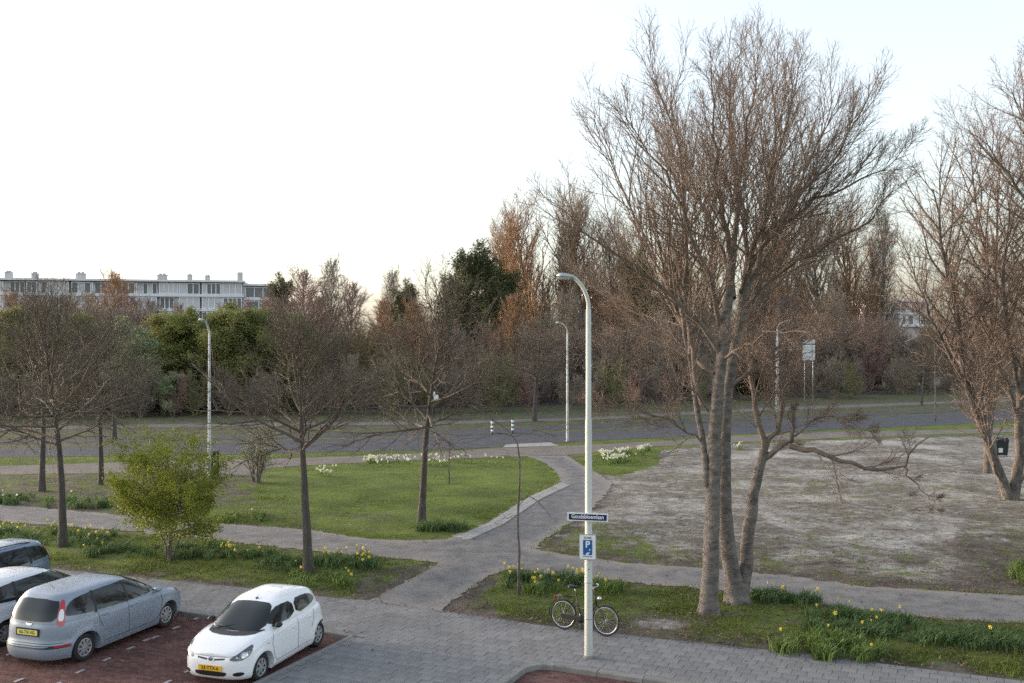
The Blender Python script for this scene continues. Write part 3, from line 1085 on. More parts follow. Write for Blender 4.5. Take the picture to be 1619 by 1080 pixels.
LIME = [proto_parts(bare_proto(s, [6.9, 6.5, 7.1][s - 31], [30, 34, 28][s - 31], [.46, .50, .44][s - 31], (1.5, .38), (.46, .27), .05, 11, 7, 3, .14, .0042, 1, .11,
                               a2=(.75, .45), rat2=(.5, .28), up2=.02, droop1=.05, rr1=.0145), ('bark_dark', 'twig_dark')) for s in (31, 32, 33)]
def at_px(x, y):
    p = G(x, y)
    return (p[0], p[1], -.03)
GRP = 'street trees on the grass strips'
put_tree('street_tree', 'bare street tree by the left edge behind the blue-grey car, daffodils at its foot', at_px(99, 866), LIME[0], group=GRP, s=1.03, rz=1)
put_tree('street_tree', 'bare street tree standing behind the white hatchback', at_px(488, 907), LIME[1], group=GRP, s=1.05, rz=2.2)
put_tree('street_tree', 'bare street tree on the lawn in front of the white flowers', at_px(666, 828), LIME[2], group=GRP, s=1.08, rz=.4)
put_tree('street_tree', 'thick bare street tree at the far left between the two paths', at_px(66, 778), LIME[2], group=GRP, s=1.08, rz=3.4)
put_tree('street_tree', 'slim bare street tree behind the leafing shrub, right of the far-left pair', at_px(160, 768), LIME[1], group=GRP, s=.98, rz=5)
put_tree('street_tree', 'bare street tree with dark leaning trunk beyond the road at left', at_px(181, 694), LIME[0], group=GRP, s=1.1, rz=2)
put_tree('street_tree', 'low spreading bare tree on the far verge left of the striped white pole', at_px(845, 666), LIME[1], group=GRP, s=.98, rz=1.2, sxy=1.5)
put_tree('street_tree', 'grey-trunked bare tree at the far path near the right edge', at_px(1457, 642), LIME[0], group=GRP, s=1.0, rz=4)

# saplings
def sapling(name, label, base, pts, r0, r1, twigs, m='twig'):
    r = np.random.default_rng(int(base[0] * 100) % 1000)
    d = G(*base)[1]
    b = np.array(G(*base))
    t, c = Geo(), Geo()
    p, q, l = limb_paths([([Wd(x, y, d) - b for x, y in pts], r0, r1)], r, 14, .012)
    t.tube(p[0], q[0], 7)
    brs = [([Wd(x, y, d + dd) - b for x, y, dd in tw], .009, .004) for tw in twigs]
    if brs:
        p, q, l = limb_paths(brs, r, 7, .02)
        tubes(c, p, q, 4)
        P, D, L, R = spawn(p, q, l, 6, .2, 1, (.7, .5), (.5, .3), .01, r, .0035)
        p, q = grow(P, D, L, R, 3, .15, -.05, .5, r)
        tubes(c, p, q, 3)
    e = thing(name, label, 'tree', b)
    t.build('trunk', m, e)
    if brs:
        c.build('crown', 'twig_dark', e)
sapling('young_tree', 'thin young tree bent over at its tip, beside the bicycle', (820, 944),
        [(820, 946), (820, 880), (820, 800), (821, 740), (820, 700), (812, 686), (790, 672), (768, 655), (745, 640)], .045, .010,
        [[(820, 800, 0), (845, 770, -.2), (865, 765, -.4), (890, 778, -.6)], [(820, 790, 0), (845, 785, .3), (855, 800, .5), (870, 815, .6)],
         [(820, 815, 0), (800, 818, -.3), (785, 830, -.6)], [(817, 690, 0), (850, 680, .4), (880, 690, .8)], [(815, 690, 0), (780, 685, -.4), (740, 700, -.9)],
         [(821, 730, 0), (800, 720, .3), (780, 722, .6)]], 'bark')
sapling('young_tree', 'small slender sapling on the lawn before the white flowers', (710, 767),
        [(710, 768), (710, 740), (711, 705), (712, 690)], .035, .012, [[(711, 712, 0), (722, 690, .1), (728, 676, .2)], [(711, 705, 0), (702, 686, -.2), (698, 672, -.3)]], 'bark_dark')
sapling('young_tree', 'thin staked sapling on the far road verge near the right edge', (1479, 667),
        [(1479, 668), (1479, 620), (1478, 560), (1477, 520)], .06, .02, [[(1478, 600, 0), (1490, 570, .4), (1496, 540, .6)], [(1478, 580, 0), (1468, 550, -.4), (1465, 525, -.6)]], 'bark')

# ---------- leafing shrub-tree on the near verge
def leaf_shrub(seed, H, stems, n1, lm, tm, lsize, ln, spread, mr=.005, n2=9, n3=6, ratio=(.55, .3), clear=.3, ang=(1.2, .7), up=.02):
    res = bare_proto(seed, H, n1, clear, ang, ratio, up, n2, n3, 2, .05, mr, stems=stems, wig=.14)
    r = np.random.default_rng(seed + 5)
    g = Geo()
    leaves(g, res[3][:, 1:].reshape(-1, 3), lsize, ln, spread, r)
    return [('trunk', as_mesh(res[0], 'trunk', tm)), ('crown', as_mesh(res[1], 'crown', 'twig_dark')), ('foliage', as_mesh(g, 'foliage', lm, False))]
def near_shrub():
    r = np.random.default_rng(52)
    b = np.array(G(268, 888))
    d0 = b[1]
    t, c, g = Geo(), Geo(), Geo()
    def W(x, y, dd=0.):
        return Wd(x, y, d0 + dd) - b
    stems = [([W(268, 890), W(269, 850), W(270, 800, .1), W(268, 755, .1), W(264, 722, .2)], .06, .02),
             ([W(265, 888, .05), W(258, 845, -.1), W(240, 800, -.3), W(215, 765, -.6)], .028, .012),
             ([W(272, 888, .05), W(284, 850, .1), W(296, 815, .3), W(308, 775, .7)], .03, .012),
             ([W(270, 870, -.05), W(280, 830, -.3), W(290, 785, -.8), W(305, 740, -1.2)], .026, .01),
             ([W(268, 860, .05), W(255, 810, .4), W(243, 765, .9), W(232, 725, 1.2)], .026, .01)]
    p, q, l = limb_paths(stems, r, 10, .02)
    tubes(t, p, q, 7)
    P, D, L, R = spawn(p, q, l, 24, .30, 1, (1.25, .8), (.52, .38), .012, r, .006)
    D = unit(D * np.array([1, 1, .55]))
    p1, q1 = grow(P, D, np.minimum(L, 1.25), R, 6, .12, .10, .3, r, .22)
    tubes(c, p1, q1, 4)
    P, D, L2, R = spawn(p1, q1, np.minimum(L, 1.25), 9, .15, 1, (.8, .5), (.5, .25), .01, r, .004, flat=.5)
    p2, q2 = grow(P, D, L2, R, 4, .14, -.02, .4, r, .15)
    tubes(c, p2, q2, 3)
    pts = p2[:, 1:].reshape(-1, 3)
    keep = r.random(len(pts)) < .35 + .65 * vnoise(pts[:, :2] + pts[:, 2:] * .7 + 20, 2.2, 9)
    leaves(g, pts[keep], .065, 12, .065, r, .6)
    e = thing('leafing_shrub', 'fresh yellow-green leafing shrub with arching branches in the daffodil strip', 'shrub', b)
    t.build('trunk', 'bark', e)
    c.build('crown', 'twig_olive', e)
    g.build('foliage', 'leaf_spring', e, False)
near_shrub()
put_tree('bare_shrub', 'small upright twiggy shrub with faint pale buds near the litter bin', at_px(405, 764),
         leaf_shrub(61, 2.6, 7, 9, 'leaf_pale', 'bark', .05, 1, .05, .004, 6, 4, clear=.2, ang=(.7, .5)), 'shrub', s=1.0)

# ---------- the group of bare trees at the right edge
def right_tree(name, label, base, stems, seed, lowcut=.3, up=.25, n=(21, 11, 8), cap=3.0):
    r = np.random.default_rng(seed)
    b = np.array(G(*base))
    d0 = b[1]
    t, g, tw = Geo(), Geo(), Geo()
    sts = [([Wd(x, y, d0 + dd) - b for x, y, dd in s], r0 * 1.12, r1 * .9) for s, r0, r1 in stems]
    p, q, l = limb_paths(sts, r, 13, .05)
    q[:, 0] *= 1.2
    tubes(t, p, q, 9)
    P, D, L, R = spawn(p, q, l, n[0], lowcut, 1, (.85, .5), (.36, .2), .016, r, .014)
    D = unit(D + Zh * up)
    L = np.minimum(L, cap)
    p1, q1 = grow(P, D, L, R, 6, .09, .05, .3, r)
    tubes(g, p1, q1, 5)
    P, D, L2, R = spawn(p1, q1, L, n[1], .15, 1, (.8, .5), (.52, .28), .013, r, .008)
    p2, q2 = grow(P, D, L2, R, 4, .10, .05, .4, r)
    tubes(g, p2, q2, 3)
    P, D, L3, R = spawn(p2, q2, L2, n[2], .2, 1, (.75, .5), (.55, .35), .01, r, .0058)
    p3, q3 = grow(P, D, np.maximum(L3, .12), R, 2, .2, .04, .6, r)
    tubes(tw, p3, q3, 2)
    e = thing(name, label, 'tree', b, 0, 'bare trees at the right edge')
    t.build('trunk', 'bark', e)
    c = g.build('limbs', 'limb', e)
    tw.build('twigs', 'twig_red', c)
right_tree('multi_stem_tree', 'bare multi-stemmed tree forking low on the sandy ground at the right edge', (1597, 792),
           [([(1597, 795, 0), (1580, 745, 0), (1556, 690, -.2), (1541, 640, -.4), (1527, 590, -.6), (1510, 500, -1), (1492, 400, -1.5), (1475, 300, -2)], .20, .03),
            ([(1599, 795, .1), (1609, 740, .1), (1612, 680, .1), (1613, 620, .2), (1625, 520, .3), (1640, 400, .5), (1650, 290, .5)], .22, .03),
            ([(1609, 730, .1), (1640, 690, .6), (1665, 640, 1.2), (1690, 560, 1.8)], .12, .02),
            ([(1556, 690, -.2), (1562, 610, .3), (1566, 520, .8), (1560, 420, 1.2), (1545, 320, 1.4), (1535, 240, 1.4)], .12, .02),
            ([(1541, 640, -.4), (1500, 560, -.8), (1462, 480, -1.4), (1435, 400, -1.6)], .09, .015),
            ([(1613, 620, .2), (1590, 520, -.6), (1585, 420, -1.2), (1600, 300, -1.5)], .10, .02),
            ([(1620, 560, .2), (1650, 470, -1), (1690, 380, -1.6), (1720, 300, -2)], .09, .02),
            ([(1593, 780, -.2), (1572, 735, -.6), (1560, 690, -1), (1548, 620, -1.5), (1540, 540, -2)], .07, .015),
            ([(1612, 660, .1), (1590, 600, -.5), (1572, 540, -1), (1545, 470, -1.6)], .08, .015),
            ([(1600, 785, .2), (1622, 740, .6), (1645, 700, .8), (1660, 640, 1)], .09, .02)], 71, .28)
right_tree('multi_stem_tree', 'straight twin-stemmed bare tree just behind the low-forking one at right', (1561, 748),
           [([(1561, 750, 0), (1563, 690, 0), (1564, 600, 0), (1568, 500, 0), (1575, 380, .2), (1582, 260, .4)], .17, .03),
            ([(1563, 690, 0), (1575, 600, .8), (1600, 500, 1.6), (1630, 400, 2.2)], .12, .03),
            ([(1564, 600, 0), (1530, 510, -.6), (1500, 430, -1), (1480, 350, -1.2)], .10, .02)], 72, .3)
right_tree('tall_edge_tree', 'tallest bare tree on the right, crown cut by the picture edge', (1700, 800),
           [([(1700, 805, 0), (1700, 650, 0), (1695, 500, 0), (1690, 380, 0), (1686, 260, 0), (1682, 160, 0), (1680, 90, 0)], .28, .03),
            ([(1695, 500, 0), (1660, 400, -.5), (1625, 320, -1), (1580, 260, -1.4), (1545, 215, -1.6)], .13, .015),
            ([(1690, 400, 0), (1655, 290, .4), (1626, 200, .8), (1598, 140, 1)], .12, .015),
            ([(1688, 330, 0), (1665, 230, -.8), (1650, 160, -1.4), (1642, 100, -1.8)], .11, .015),
            ([(1692, 450, 0), (1740, 330, 0), (1780, 240, 0), (1800, 160, 0)], .13, .02),
            ([(1698, 600, 0), (1655, 520, 1), (1615, 460, 1.8), (1570, 420, 2.4)], .11, .015)], 73, .3, n=(17, 9, 7))

# ---------- woodland across the road
def H_at(top, d):
    return CAM_H + (540 - top) * d / FPX
def wood_tree(name, label, x, top, d, parts, protoH, width=1.0, group=None, cat='tree'):
    s = H_at(top, d) / protoH
    X = (x - 809.5) * d / FPX
    return put_tree(name, label, (X, d, -.03), parts, cat, group, s, random.uniform(0, 6.28), s * width)

def mesh_h(parts):
    return max(max(v.co.z for v in me.vertices) for _, me in parts)

def mk(res, mats):
    p = proto_parts(res, mats)
    return p, mesh_h(p)

ROUND = [bare_proto(s, 10., 36, .12, (1.1, .4), (.44, .22), .07, 11, 13, 2, .17, .016, 0, .12, rat2=(.55, .3)) for s in (81, 82)]
def recolour(parts, m):
    out = []
    for nm, me in parts:
        if nm == 'crown':
            me = me.copy()
            me.materials.clear()
            me.materials.append(M[m])
        out.append((nm, me))
    return out
R0, h0 = mk(ROUND[0], ('bark_dark', 'wood_brown'))
R1, h1 = mk(ROUND[1], ('bark_dark', 'twig_rose'))
R1o = recolour(R1, 'twig_orange')
R0g = recolour(R0, 'twig_grey')
R0r = recolour(R0, 'twig_rose')
R0o = recolour(R0, 'twig_orange')
R1d = recolour(R1, 'wood_dark')
R1v = recolour(R1, 'twig_olive')
POP = bare_proto(91, 20., 44, .08, (.50, .35), (.42, .26), .12, 11, 9, 2, .26, .016, 0, .07, rat2=(.42, .26), a2=(.55, .4), up2=.10)
PP, hp = mk(POP, ('bark_dark', 'wood_brown'))
PPr = recolour(PP, 'twig_orange')

def leafy(seed, lm, H=9., size=.22, n=3, spread=.16, frac=1.0, gap=.45):
    res = bare_proto(seed, H, 30, .12, (1.15, .45), (.42, .22), .05, 10, 6, 2, .15, .012, 0, .12)
    r = np.random.default_rng(seed)
    g = Geo()
    pts = res[3][:, 1:].reshape(-1, 3)
    nz = vnoise(pts[:, :2] * 1.0 + pts[:, 2:] * .8 + 40, .8, seed)
    pts = pts[nz > gap * .75]
    leaves(g, pts, size, n, spread, r, .6)
    p = proto_parts(res, ('bark_dark', 'twig_olive')) + [('foliage', as_mesh(g, 'foliage', lm, False))]
    return p, mesh_h(p)
LG, hlg = leafy(101, 'leaf_bright', n=9, size=.17, spread=.2, gap=.3)
LY, hly = leafy(102, 'leaf_olive', n=8, size=.16, spread=.2, gap=.3)
LP, hlp = leafy(103, 'leaf_pale', n=5, size=.18)
LE, hle = leafy(104, 'leaf_dark', 7., .28, 5, .22, gap=.3)

def pine(seed, H=16.):
    r = np.random.default_rng(seed)
    g, c, f, f2 = Geo(), Geo(), Geo(), Geo()
    p0, r0 = grow(np.zeros((1, 3)), np.array([[0, 0, 1.]]), np.array([H * .96]), np.array([.3]), 10, .03, .05, .15, r)
    tubes(g, p0, r0, 9)
    P, D, L, R = spawn(p0, r0, np.array([H]), 54, .18, 1, (1.5, .55), (.32, .20), .02, r, .03)
    p1, r1 = grow(P, D, L, R, 6, .12, .06, .3, r)
    tubes(c, p1, r1, 5)
    P, D, L2, R = spawn(p1, r1, L, 11, .25, 1, (.85, .5), (.45, .26), .015, r, .018)
    p2, r2 = grow(P, D, L2, R, 3, .15, .12, .5, r)
    tubes(c, p2, r2, 3)
    ends = np.concatenate([p2[:, 2], p2[:, 3], p1[:, -1]])
    leaves(f, ends, .42, 24, .30, r, .26)
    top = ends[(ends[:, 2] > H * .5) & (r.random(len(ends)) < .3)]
    leaves(f2, top + np.array([0, 0, .15]), .38, 14, .26, r, .26)  # extra needles on the upper crown, sunlight painted into their colour
    return [('trunk', as_mesh(g, 'trunk', 'bark_dark')), ('crown', as_mesh(c, 'crown', 'twig_dark')),
            ('foliage', as_mesh(f, 'foliage', 'needle', False)), ('foliage', as_mesh(f2, 'foliage', 'needle_lit', False))]
PN = pine(111)
hpn = mesh_h(PN)

GW = 'trees of the wood across the road'
def wt(name, label, *a, **k):
    return wood_tree(name, label, *a, group=GW, **k)
wt('willow', 'yellow-green leafing tree at the left edge of the wood', 22, 478, 94, LY, hly, 1.45)
wt('willow', 'olive-green tree behind the far-left street tree crown', 118, 490, 96, LY, hly, 1.45)
wt('bare_tree', 'tall bare tree rising above the white apartment roof', 178, 413, 128, R0o, h0, .75)
wt('bare_tree', 'bare brown tree in front of the left end of the apartment building', 85, 468, 120, R0, h0, 1.0)
wt('bare_tree', 'bare brown tree right of the tallest one before the apartment building', 238, 462, 124, R0g, h0, .8)
wt('bare_tree', 'thin bare tree at the very left, before the left end of the apartment building', 22, 446, 122, R1o, h1, .7)
wt('bare_tree', 'bare tree just left of the tallest one before the apartment building', 140, 452, 126, R0, h0, .6)
wt('bare_tree', 'broad bare tree hiding the left end of the apartment balconies', 38, 456, 116, R0, h0, .95)
wt('rosy_tree', 'broad reddish bare tree just right of the tallest one before the roof', 212, 458, 117, R1, h1, .9)
wt('bare_tree', 'broad bare tree under the second chimney of the apartment building', 112, 462, 115, R1o, h1, .95)
wt('rosy_tree', 'bare reddish tree behind the far-left street tree, below the roof line', 70, 482, 104, R1, h1, 1.1)
wt('bare_tree', 'slim bare tree before the balconies, left of the pale lamp pole', 275, 468, 122, R0, h0, .6)
wt('bare_tree', 'brown bare tree before the right end of the apartment building', 425, 458, 122, R1, h1, .7)
wt('blossom_tree', 'pale green blossoming tree above the leafing shrub', 208, 494, 90, LP, hlp, 1.35)
wt('blossom_shrub', 'low pale blossoming bush at the wood edge left of the lamp pole', 268, 585, 88, LP, hlp, 1.5)
wt('green_tree', 'bright green leafing tree just left of the pale lamp pole', 288, 482, 96, LG, hlg, 1.55)
wt('green_tree', 'bright green leafing tree right of the pale lamp pole', 392, 474, 97, LG, hlg, 1.55)
wt('willow', 'olive leafing tree directly behind the pale lamp pole', 342, 484, 93, LY, hly, 1.45)
wt('willow', 'olive leafing tree left of the rosy twigged trees', 440, 488, 94, LY, hly, 1.45)
wt('willow', 'olive leafing tree left of the pale lamp pole, behind the blossom', 248, 490, 98, LY, hly, 1.45)
wt('willow', 'yellow-green leafing tree behind the street tree of the white car', 415, 482, 101, LY, hly, 1.45)
wt('willow', 'yellow-green leafing tree behind the thick far-left street tree', 60, 500, 97, LY, hly, 1.45)
wt('pine_tree', 'small dark pine at the right end of the apartment building', 437, 424, 140, PN, hpn, .75)
wt('rosy_tree', 'tall rosy-twigged bare tree, left of three above the wood', 478, 412, 126, R0r, h0, .8)
wt('bare_tree', 'tall bare tree with tiered branches poking above the rosy twigs', 516, 392, 130, R0g, h0, .55)
wt('rosy_tree', 'broad rosy-twigged bare tree in the middle of the left wood', 500, 450, 102, R1, h1, 1.1)
wt('rosy_tree', 'dense round dark-red bare tree right of the tiered one', 548, 432, 128, R0r, h0, .8)
wt('bare_tree', 'slim pale bare tree between the rosy trees and the dark pine', 612, 412, 138, R0g, h0, .5)
wt('pine_tree', 'dark round-topped pine low between orange trees, left of the big pine', 645, 436, 136, PN, hpn, .8)
wt('orange_tree', 'orange-brown twigged tree, left of the pair before the low pine', 600, 458, 104, R1o, h1, .9)
wt('orange_tree', 'orange-brown twigged tree, right of the pair before the low pine', 662, 464, 104, R0o, h0, .9)
wt('pine_tree', 'big dark green pine, largest evergreen in the middle of the wood', 758, 374, 122, PN, hpn, 1.0)
wt('pine_tree', 'dark pine forming the right shoulder of the big pine', 800, 402, 126, PN, hpn, .9)
wt('pine_tree', 'dark pine forming the left shoulder of the big pine', 714, 412, 128, PN, hpn, .9)
wt('orange_tree', 'rusty twigged tree in front of the big pine', 812, 452, 108, R1o, h1, .9)
wt('poplar', 'tall bare poplar, leftmost of the row right of the big pine', 815, 318, 150, PPr, hp, 1.24)
wt('poplar', 'tall bare poplar, second from left right of the big pine', 850, 288, 146, PPr, hp, 1.4)
wt('poplar', 'tall bare poplar, third from left right of the big pine', 890, 276, 146, PP, hp, 1.4)
wt('poplar', 'tall bare poplar rising just above the white street lamp head', 928, 292, 148, PPr, hp, 1.4)
wt('poplar', 'tall bare poplar nearest left of the largest tree crown', 968, 322, 150, PP, hp, 1.32)
wt('pine_tree', 'dark pine behind the left crown of the largest tree', 1025, 382, 128, PN, hpn, .85)
wt('pine_tree', 'dark pine just left of the largest tree trunk, behind it', 1085, 392, 132, PN, hpn, .7)
wt('poplar', 'bare poplar behind the largest tree trunk', 1180, 330, 150, PP, hp, 1.24)
wt('poplar', 'tall bare poplar right of the largest trunk, left of three', 1255, 316, 146, PPr, hp, 1.24)
wt('poplar', 'tall bare poplar right of the largest trunk, middle of three', 1305, 296, 146, PP, hp, 1.4)
wt('poplar', 'tall bare poplar right of the largest trunk, right of three', 1352, 310, 148, PPr, hp, 1.32)
wt('poplar', 'bare poplar between the big pine and the first tall poplar', 788, 340, 152, PP, hp, 1.25)
wt('poplar', 'bare poplar behind the left limbs of the largest tree', 1000, 338, 153, PPr, hp, 1.3)
wt('poplar', 'bare poplar seen through the left crown of the largest tree', 1055, 345, 154, PP, hp, 1.3)
wt('poplar', 'bare poplar just left of the largest tree trunk, behind the pine', 1120, 340, 155, PPr, hp, 1.3)
wt('poplar', 'bare poplar just right of the largest tree trunk', 1215, 330, 154, PPr, hp, 1.3)
wt('poplar', 'bare poplar at the right end of the tall row', 1385, 345, 153, PP, hp, 1.2)
wt('bare_tree', 'loose bare tree in the sky gap left of the right edge group', 1392, 318, 150, R0g, h0, .45)
wt('bare_tree', 'brown bare tree behind the white street lamp head', 905, 448, 116, R0, h0, 1.0)
wt('bare_tree', 'brown bare tree left of the largest trunk above the road', 985, 456, 118, R0o, h0, 1.0)
wt('bare_tree', 'brown bare tree filling the gap behind the largest trunk', 1110, 452, 124, R0, h0, 1.0)
wt('bare_tree', 'brown bare tree above the mast arm', 1240, 450, 128, R1d, h1, 1.0)
wt('bare_tree', 'brown bare tree right of the mast arm', 1330, 448, 130, R0, h0, 1.0)
wt('evergreen', 'dark ivy-green shrub behind the lamp pole at left of the road', 370, 556, 100, LE, hle, 1.1)
wt('evergreen', 'dark evergreen shrub behind the pole with the striped base', 985, 560, 108, LE, hle, 1.2)
wt('evergreen', 'dark evergreen shrub left of the mast with arm', 1190, 556, 112, LE, hle, 1.2)
wt('blossom_shrub', 'pale budding shrub right of the mast with arm', 1345, 568, 114, R1v, h1, 1.2, cat='shrub')

# the thicket: bare undergrowth that reads as one mass
def thicket():
    cols = [('wood_brown', 0), ('wood_dark', 1), ('twig_rose', 2), ('twig_olive', 3)]
    base = []
    for s in (121, 122, 123):
        res = bare_proto(s, 6., 12, .06, (.9, .5), (.42, .25), .08, 8, 6, 2, .05, .016, 0, .12, stems=8)
        base.append((np.concatenate(res[0].v + res[1].v), res))
    geos = [Geo() for _ in cols]
    r = np.random.default_rng(5)
    edge = [(-320, 664), (0, 660), (300, 657), (700, 652), (935, 644), (1200, 632), (1511, 622), (1950, 604)]
    ex = np.array([e[0] for e in edge]); ey = np.array([e[1] for e in edge])
    for row in range(5):
        xsx = np.arange(-260, 1950, 44 + row * 5)
        for x in xsx:
            x = x + r.uniform(-18, 18)
            d = FPX * CAM_H / (np.interp(x, ex, ey) - 540) - 1.0 + row * 6 + r.uniform(-1.5, 1.5)
            top = r.uniform(555, 600) if row < 2 else r.uniform(492, 540)
            if 0 < x < 470:
                top = max(top, 585 if row < 2 else 530) if row < 4 else r.uniform(464, 488)
            H = H_at(top, d)
            res = base[r.integers(3)][1]
            s = H / 6.2
            a = r.uniform(0, 6.28)
            ca, sa = math.cos(a) * s, math.sin(a) * s
            X = (x - 809.5) * d / FPX
            ci = r.choice(4, p=[.36, .34, .12, .18])
            for src in (res[0], res[1]):
                for vv, ff in zip(src.v, src.f4):
                    pass
                vv = np.concatenate(src.v)
                ff = np.concatenate(src.f4)
                w = np.stack([vv[:, 0] * ca - vv[:, 1] * sa + X, vv[:, 0] * sa + vv[:, 1] * ca + d, vv[:, 2] * s], 1)
                geos[ci].add(w, ff)
    allg = Geo()
    me_all = None
    # one object, one mesh, several twig colours
    mats_idx = []
    for i, gg in enumerate(geos):
        vv = np.concatenate(gg.v); ff = np.concatenate(gg.f4)
        allg.add(vv, ff)
        mats_idx += [i] * len(ff)
    me = allg.mesh('thicket')
    for c_, _ in cols:
        me.materials.append(M[c_])
    me.polygons.foreach_set('material_index', np.array(mats_idx, np.int32))
    o = link('thicket', me)
    stuff(o)
    o['label'] = 'dense brown leafless undergrowth filling the wood across the road'
    o['category'] = 'thicket'
thicket()

# ------------------------------------------------------------------ far apartment building
def apartment(name, label, xpx0, xpx1, top, d0, d1, storeys_seen, chim, seed, bay_w=4.2):
    r = random.Random(seed)
    a = Wd(xpx0, top, d0); b = Wd(xpx1, top, d1)
    e = thing(name, label, 'building', (a[0], a[1], 0), math.atan2(b[1] - a[1], b[0] - a[0]))
    Lm = math.hypot(b[0] - a[0], b[1] - a[1])
    H = (a[2] + b[2]) / 2
    dep, sh = 11., 2.85
    Geo().box((Lm / 2, dep / 2 + 1.2, (H - .5) / 2), (Lm, dep, H - .5)).build('wall', 'wall_grey', e, False)
    rf = Geo().box((Lm / 2, dep / 2 + .5, H - .2), (Lm + .6, dep + 1.8, .4)).build('roof', 'concrete', e, False)
    n = max(1, round(Lm / bay_w))
    bw = Lm / n
    for s in range(storeys_seen):
        z1 = H - .5 - s * sh
        z0 = z1 - sh
        Geo().box((Lm / 2, .62, z0 + .28), (Lm, 1.15, .55)).build('balcony_front', 'concrete', e, False)
        for k in range(n):
            x0 = k * bw
            kind = r.choice('wwwbg')
            if k % 2 == 0:
                Geo().box((x0, .75, (z0 + z1) / 2 + .2), (.28, .85, z1 - z0 - .5)).build('pier', 'concrete', e, False)
            yy = .35 if kind != 'b' else 1.1
            m = 'pane' if kind != 'g' else 'curtain'
            fr = Geo()
            w0, w1, zb, zt = x0 + .3, x0 + bw - .3, z0 + .62, z1 - .25
            nm = r.choice((2, 3, 4))
            for q in range(nm + 1):
                fr.box((w0 + (w1 - w0) * q / nm, yy, (zb + zt) / 2), (.16, .16, zt - zb))
            fr.box(((w0 + w1) / 2, yy, zb - .07), (w1 - w0 + .16, .2, .14))
            fr.box(((w0 + w1) / 2, yy, zt + .08), (w1 - w0 + .16, .2, .16))
            wo = fr.build('window', 'frame_white', e, False)
            for q in range(nm):
                p0, p1 = w0 + (w1 - w0) * q / nm + .09, w0 + (w1 - w0) * (q + 1) / nm - .09
                Geo().box(((p0 + p1) / 2, yy + .05, (zb + zt) / 2), (p1 - p0, .04, zt - zb - .02)).build(
                    'pane', m if r.random() < .75 else 'curtain', wo, False)
    for fx, w, h in chim:
        g = Geo().box((fx * Lm, 3.2, H + h / 2 - .02), (w, 1.2, h))
        g.box((fx * Lm, 3.2, H + h + .06), (w * 1.15, 1.4, .14))
        g.box((fx * Lm - w * .2, 3.2, H + h + .28), (w * .3, .4, .32))
        g.box((fx * Lm + w * .2, 3.2, H + h + .28), (w * .3, .4, .32))
        g.build('chimney', 'wall_grey', rf, False)
    return e
apartment('apartment_building', 'long pale apartment building with flat roof and chimneys beyond the wood', -70, 384, 441, 188, 198, 3,
          [(.16, 1.3, 1.2), (.25, 1.1, 1.0), (.41, 1.7, 1.1), (.70, 1.8, 1.0), (.80, .9, 1.0), (.865, .9, .9), (.985, 1.0, 1.5)], 3)
apartment('apartment_wing', 'slightly lower pale wing at the right end of the apartment building', 386, 432, 449, 200, 202, 2, [], 4)
apartment('distant_building', 'low dark roof seen in the gap left of the right edge trees', 1395, 1475, 475, 230, 236, 2, [], 6)
apartment('distant_building', 'low pale roof seen behind the white street lamp bend', 940, 1010, 462, 230, 232, 2, [], 8)

# ------------------------------------------------------------------ lettering
def text_mesh(body, size, ext=.001, bold=0.0):
    cu = bpy.data.curves.new('lettering', 'FONT')
    cu.body = body
    cu.size = size
    cu.align_x = 'CENTER'
    cu.align_y = 'CENTER'
    cu.extrude = ext
    cu.offset = bold
    o = bpy.data.objects.new('lettering', cu)
    COL.objects.link(o)
    dg = bpy.context.evaluated_depsgraph_get()
    me = bpy.data.meshes.new_from_object(o.evaluated_get(dg))
    bpy.data.objects.remove(o)
    return me
def text(body, size, m, parent, loc, rot=(PI / 2, 0, 0), bold=0.0, name='lettering', sx=1.0):
    me = text_mesh(body, size, .001, bold)
    me.materials.clear()
    me.materials.append(M[m])
    o = link(name, me, parent)
    o.location = loc
    o.rotation_euler = rot
    o.scale = (sx, 1, 1)
    return o

def plate_geo(w, h, th, r=.03, k=4):
    """rounded plate standing in the xz plane, facing -y"""
    pts = []
    for cx, cz, a0 in ((w / 2 - r, h / 2 - r, 0), (-w / 2 + r, h / 2 - r, PI / 2), (-w / 2 + r, -h / 2 + r, PI), (w / 2 - r, -h / 2 + r, 1.5 * PI)):
        for i in range(k + 1):
            a = a0 + PI / 2 * i / k
            pts.append((cx + r * math.cos(a), cz + r * math.sin(a)))
    n = len(pts)
    v = [(x, -th / 2, z) for x, z in pts] + [(x, th / 2, z) for x, z in pts] + [(0, -th / 2, 0), (0, th / 2, 0)]
    f = [(i, (i + 1) % n, 2 * n) for i in range(n)] + [(n + (i + 1) % n, n + i, 2 * n + 1) for i in range(n)]
    f += [((i + 1) % n, i, n + i) for i in range(n)] + [((i + 1) % n, n + i, n + (i + 1) % n) for i in range(n)]
    return Geo().add(v, f)

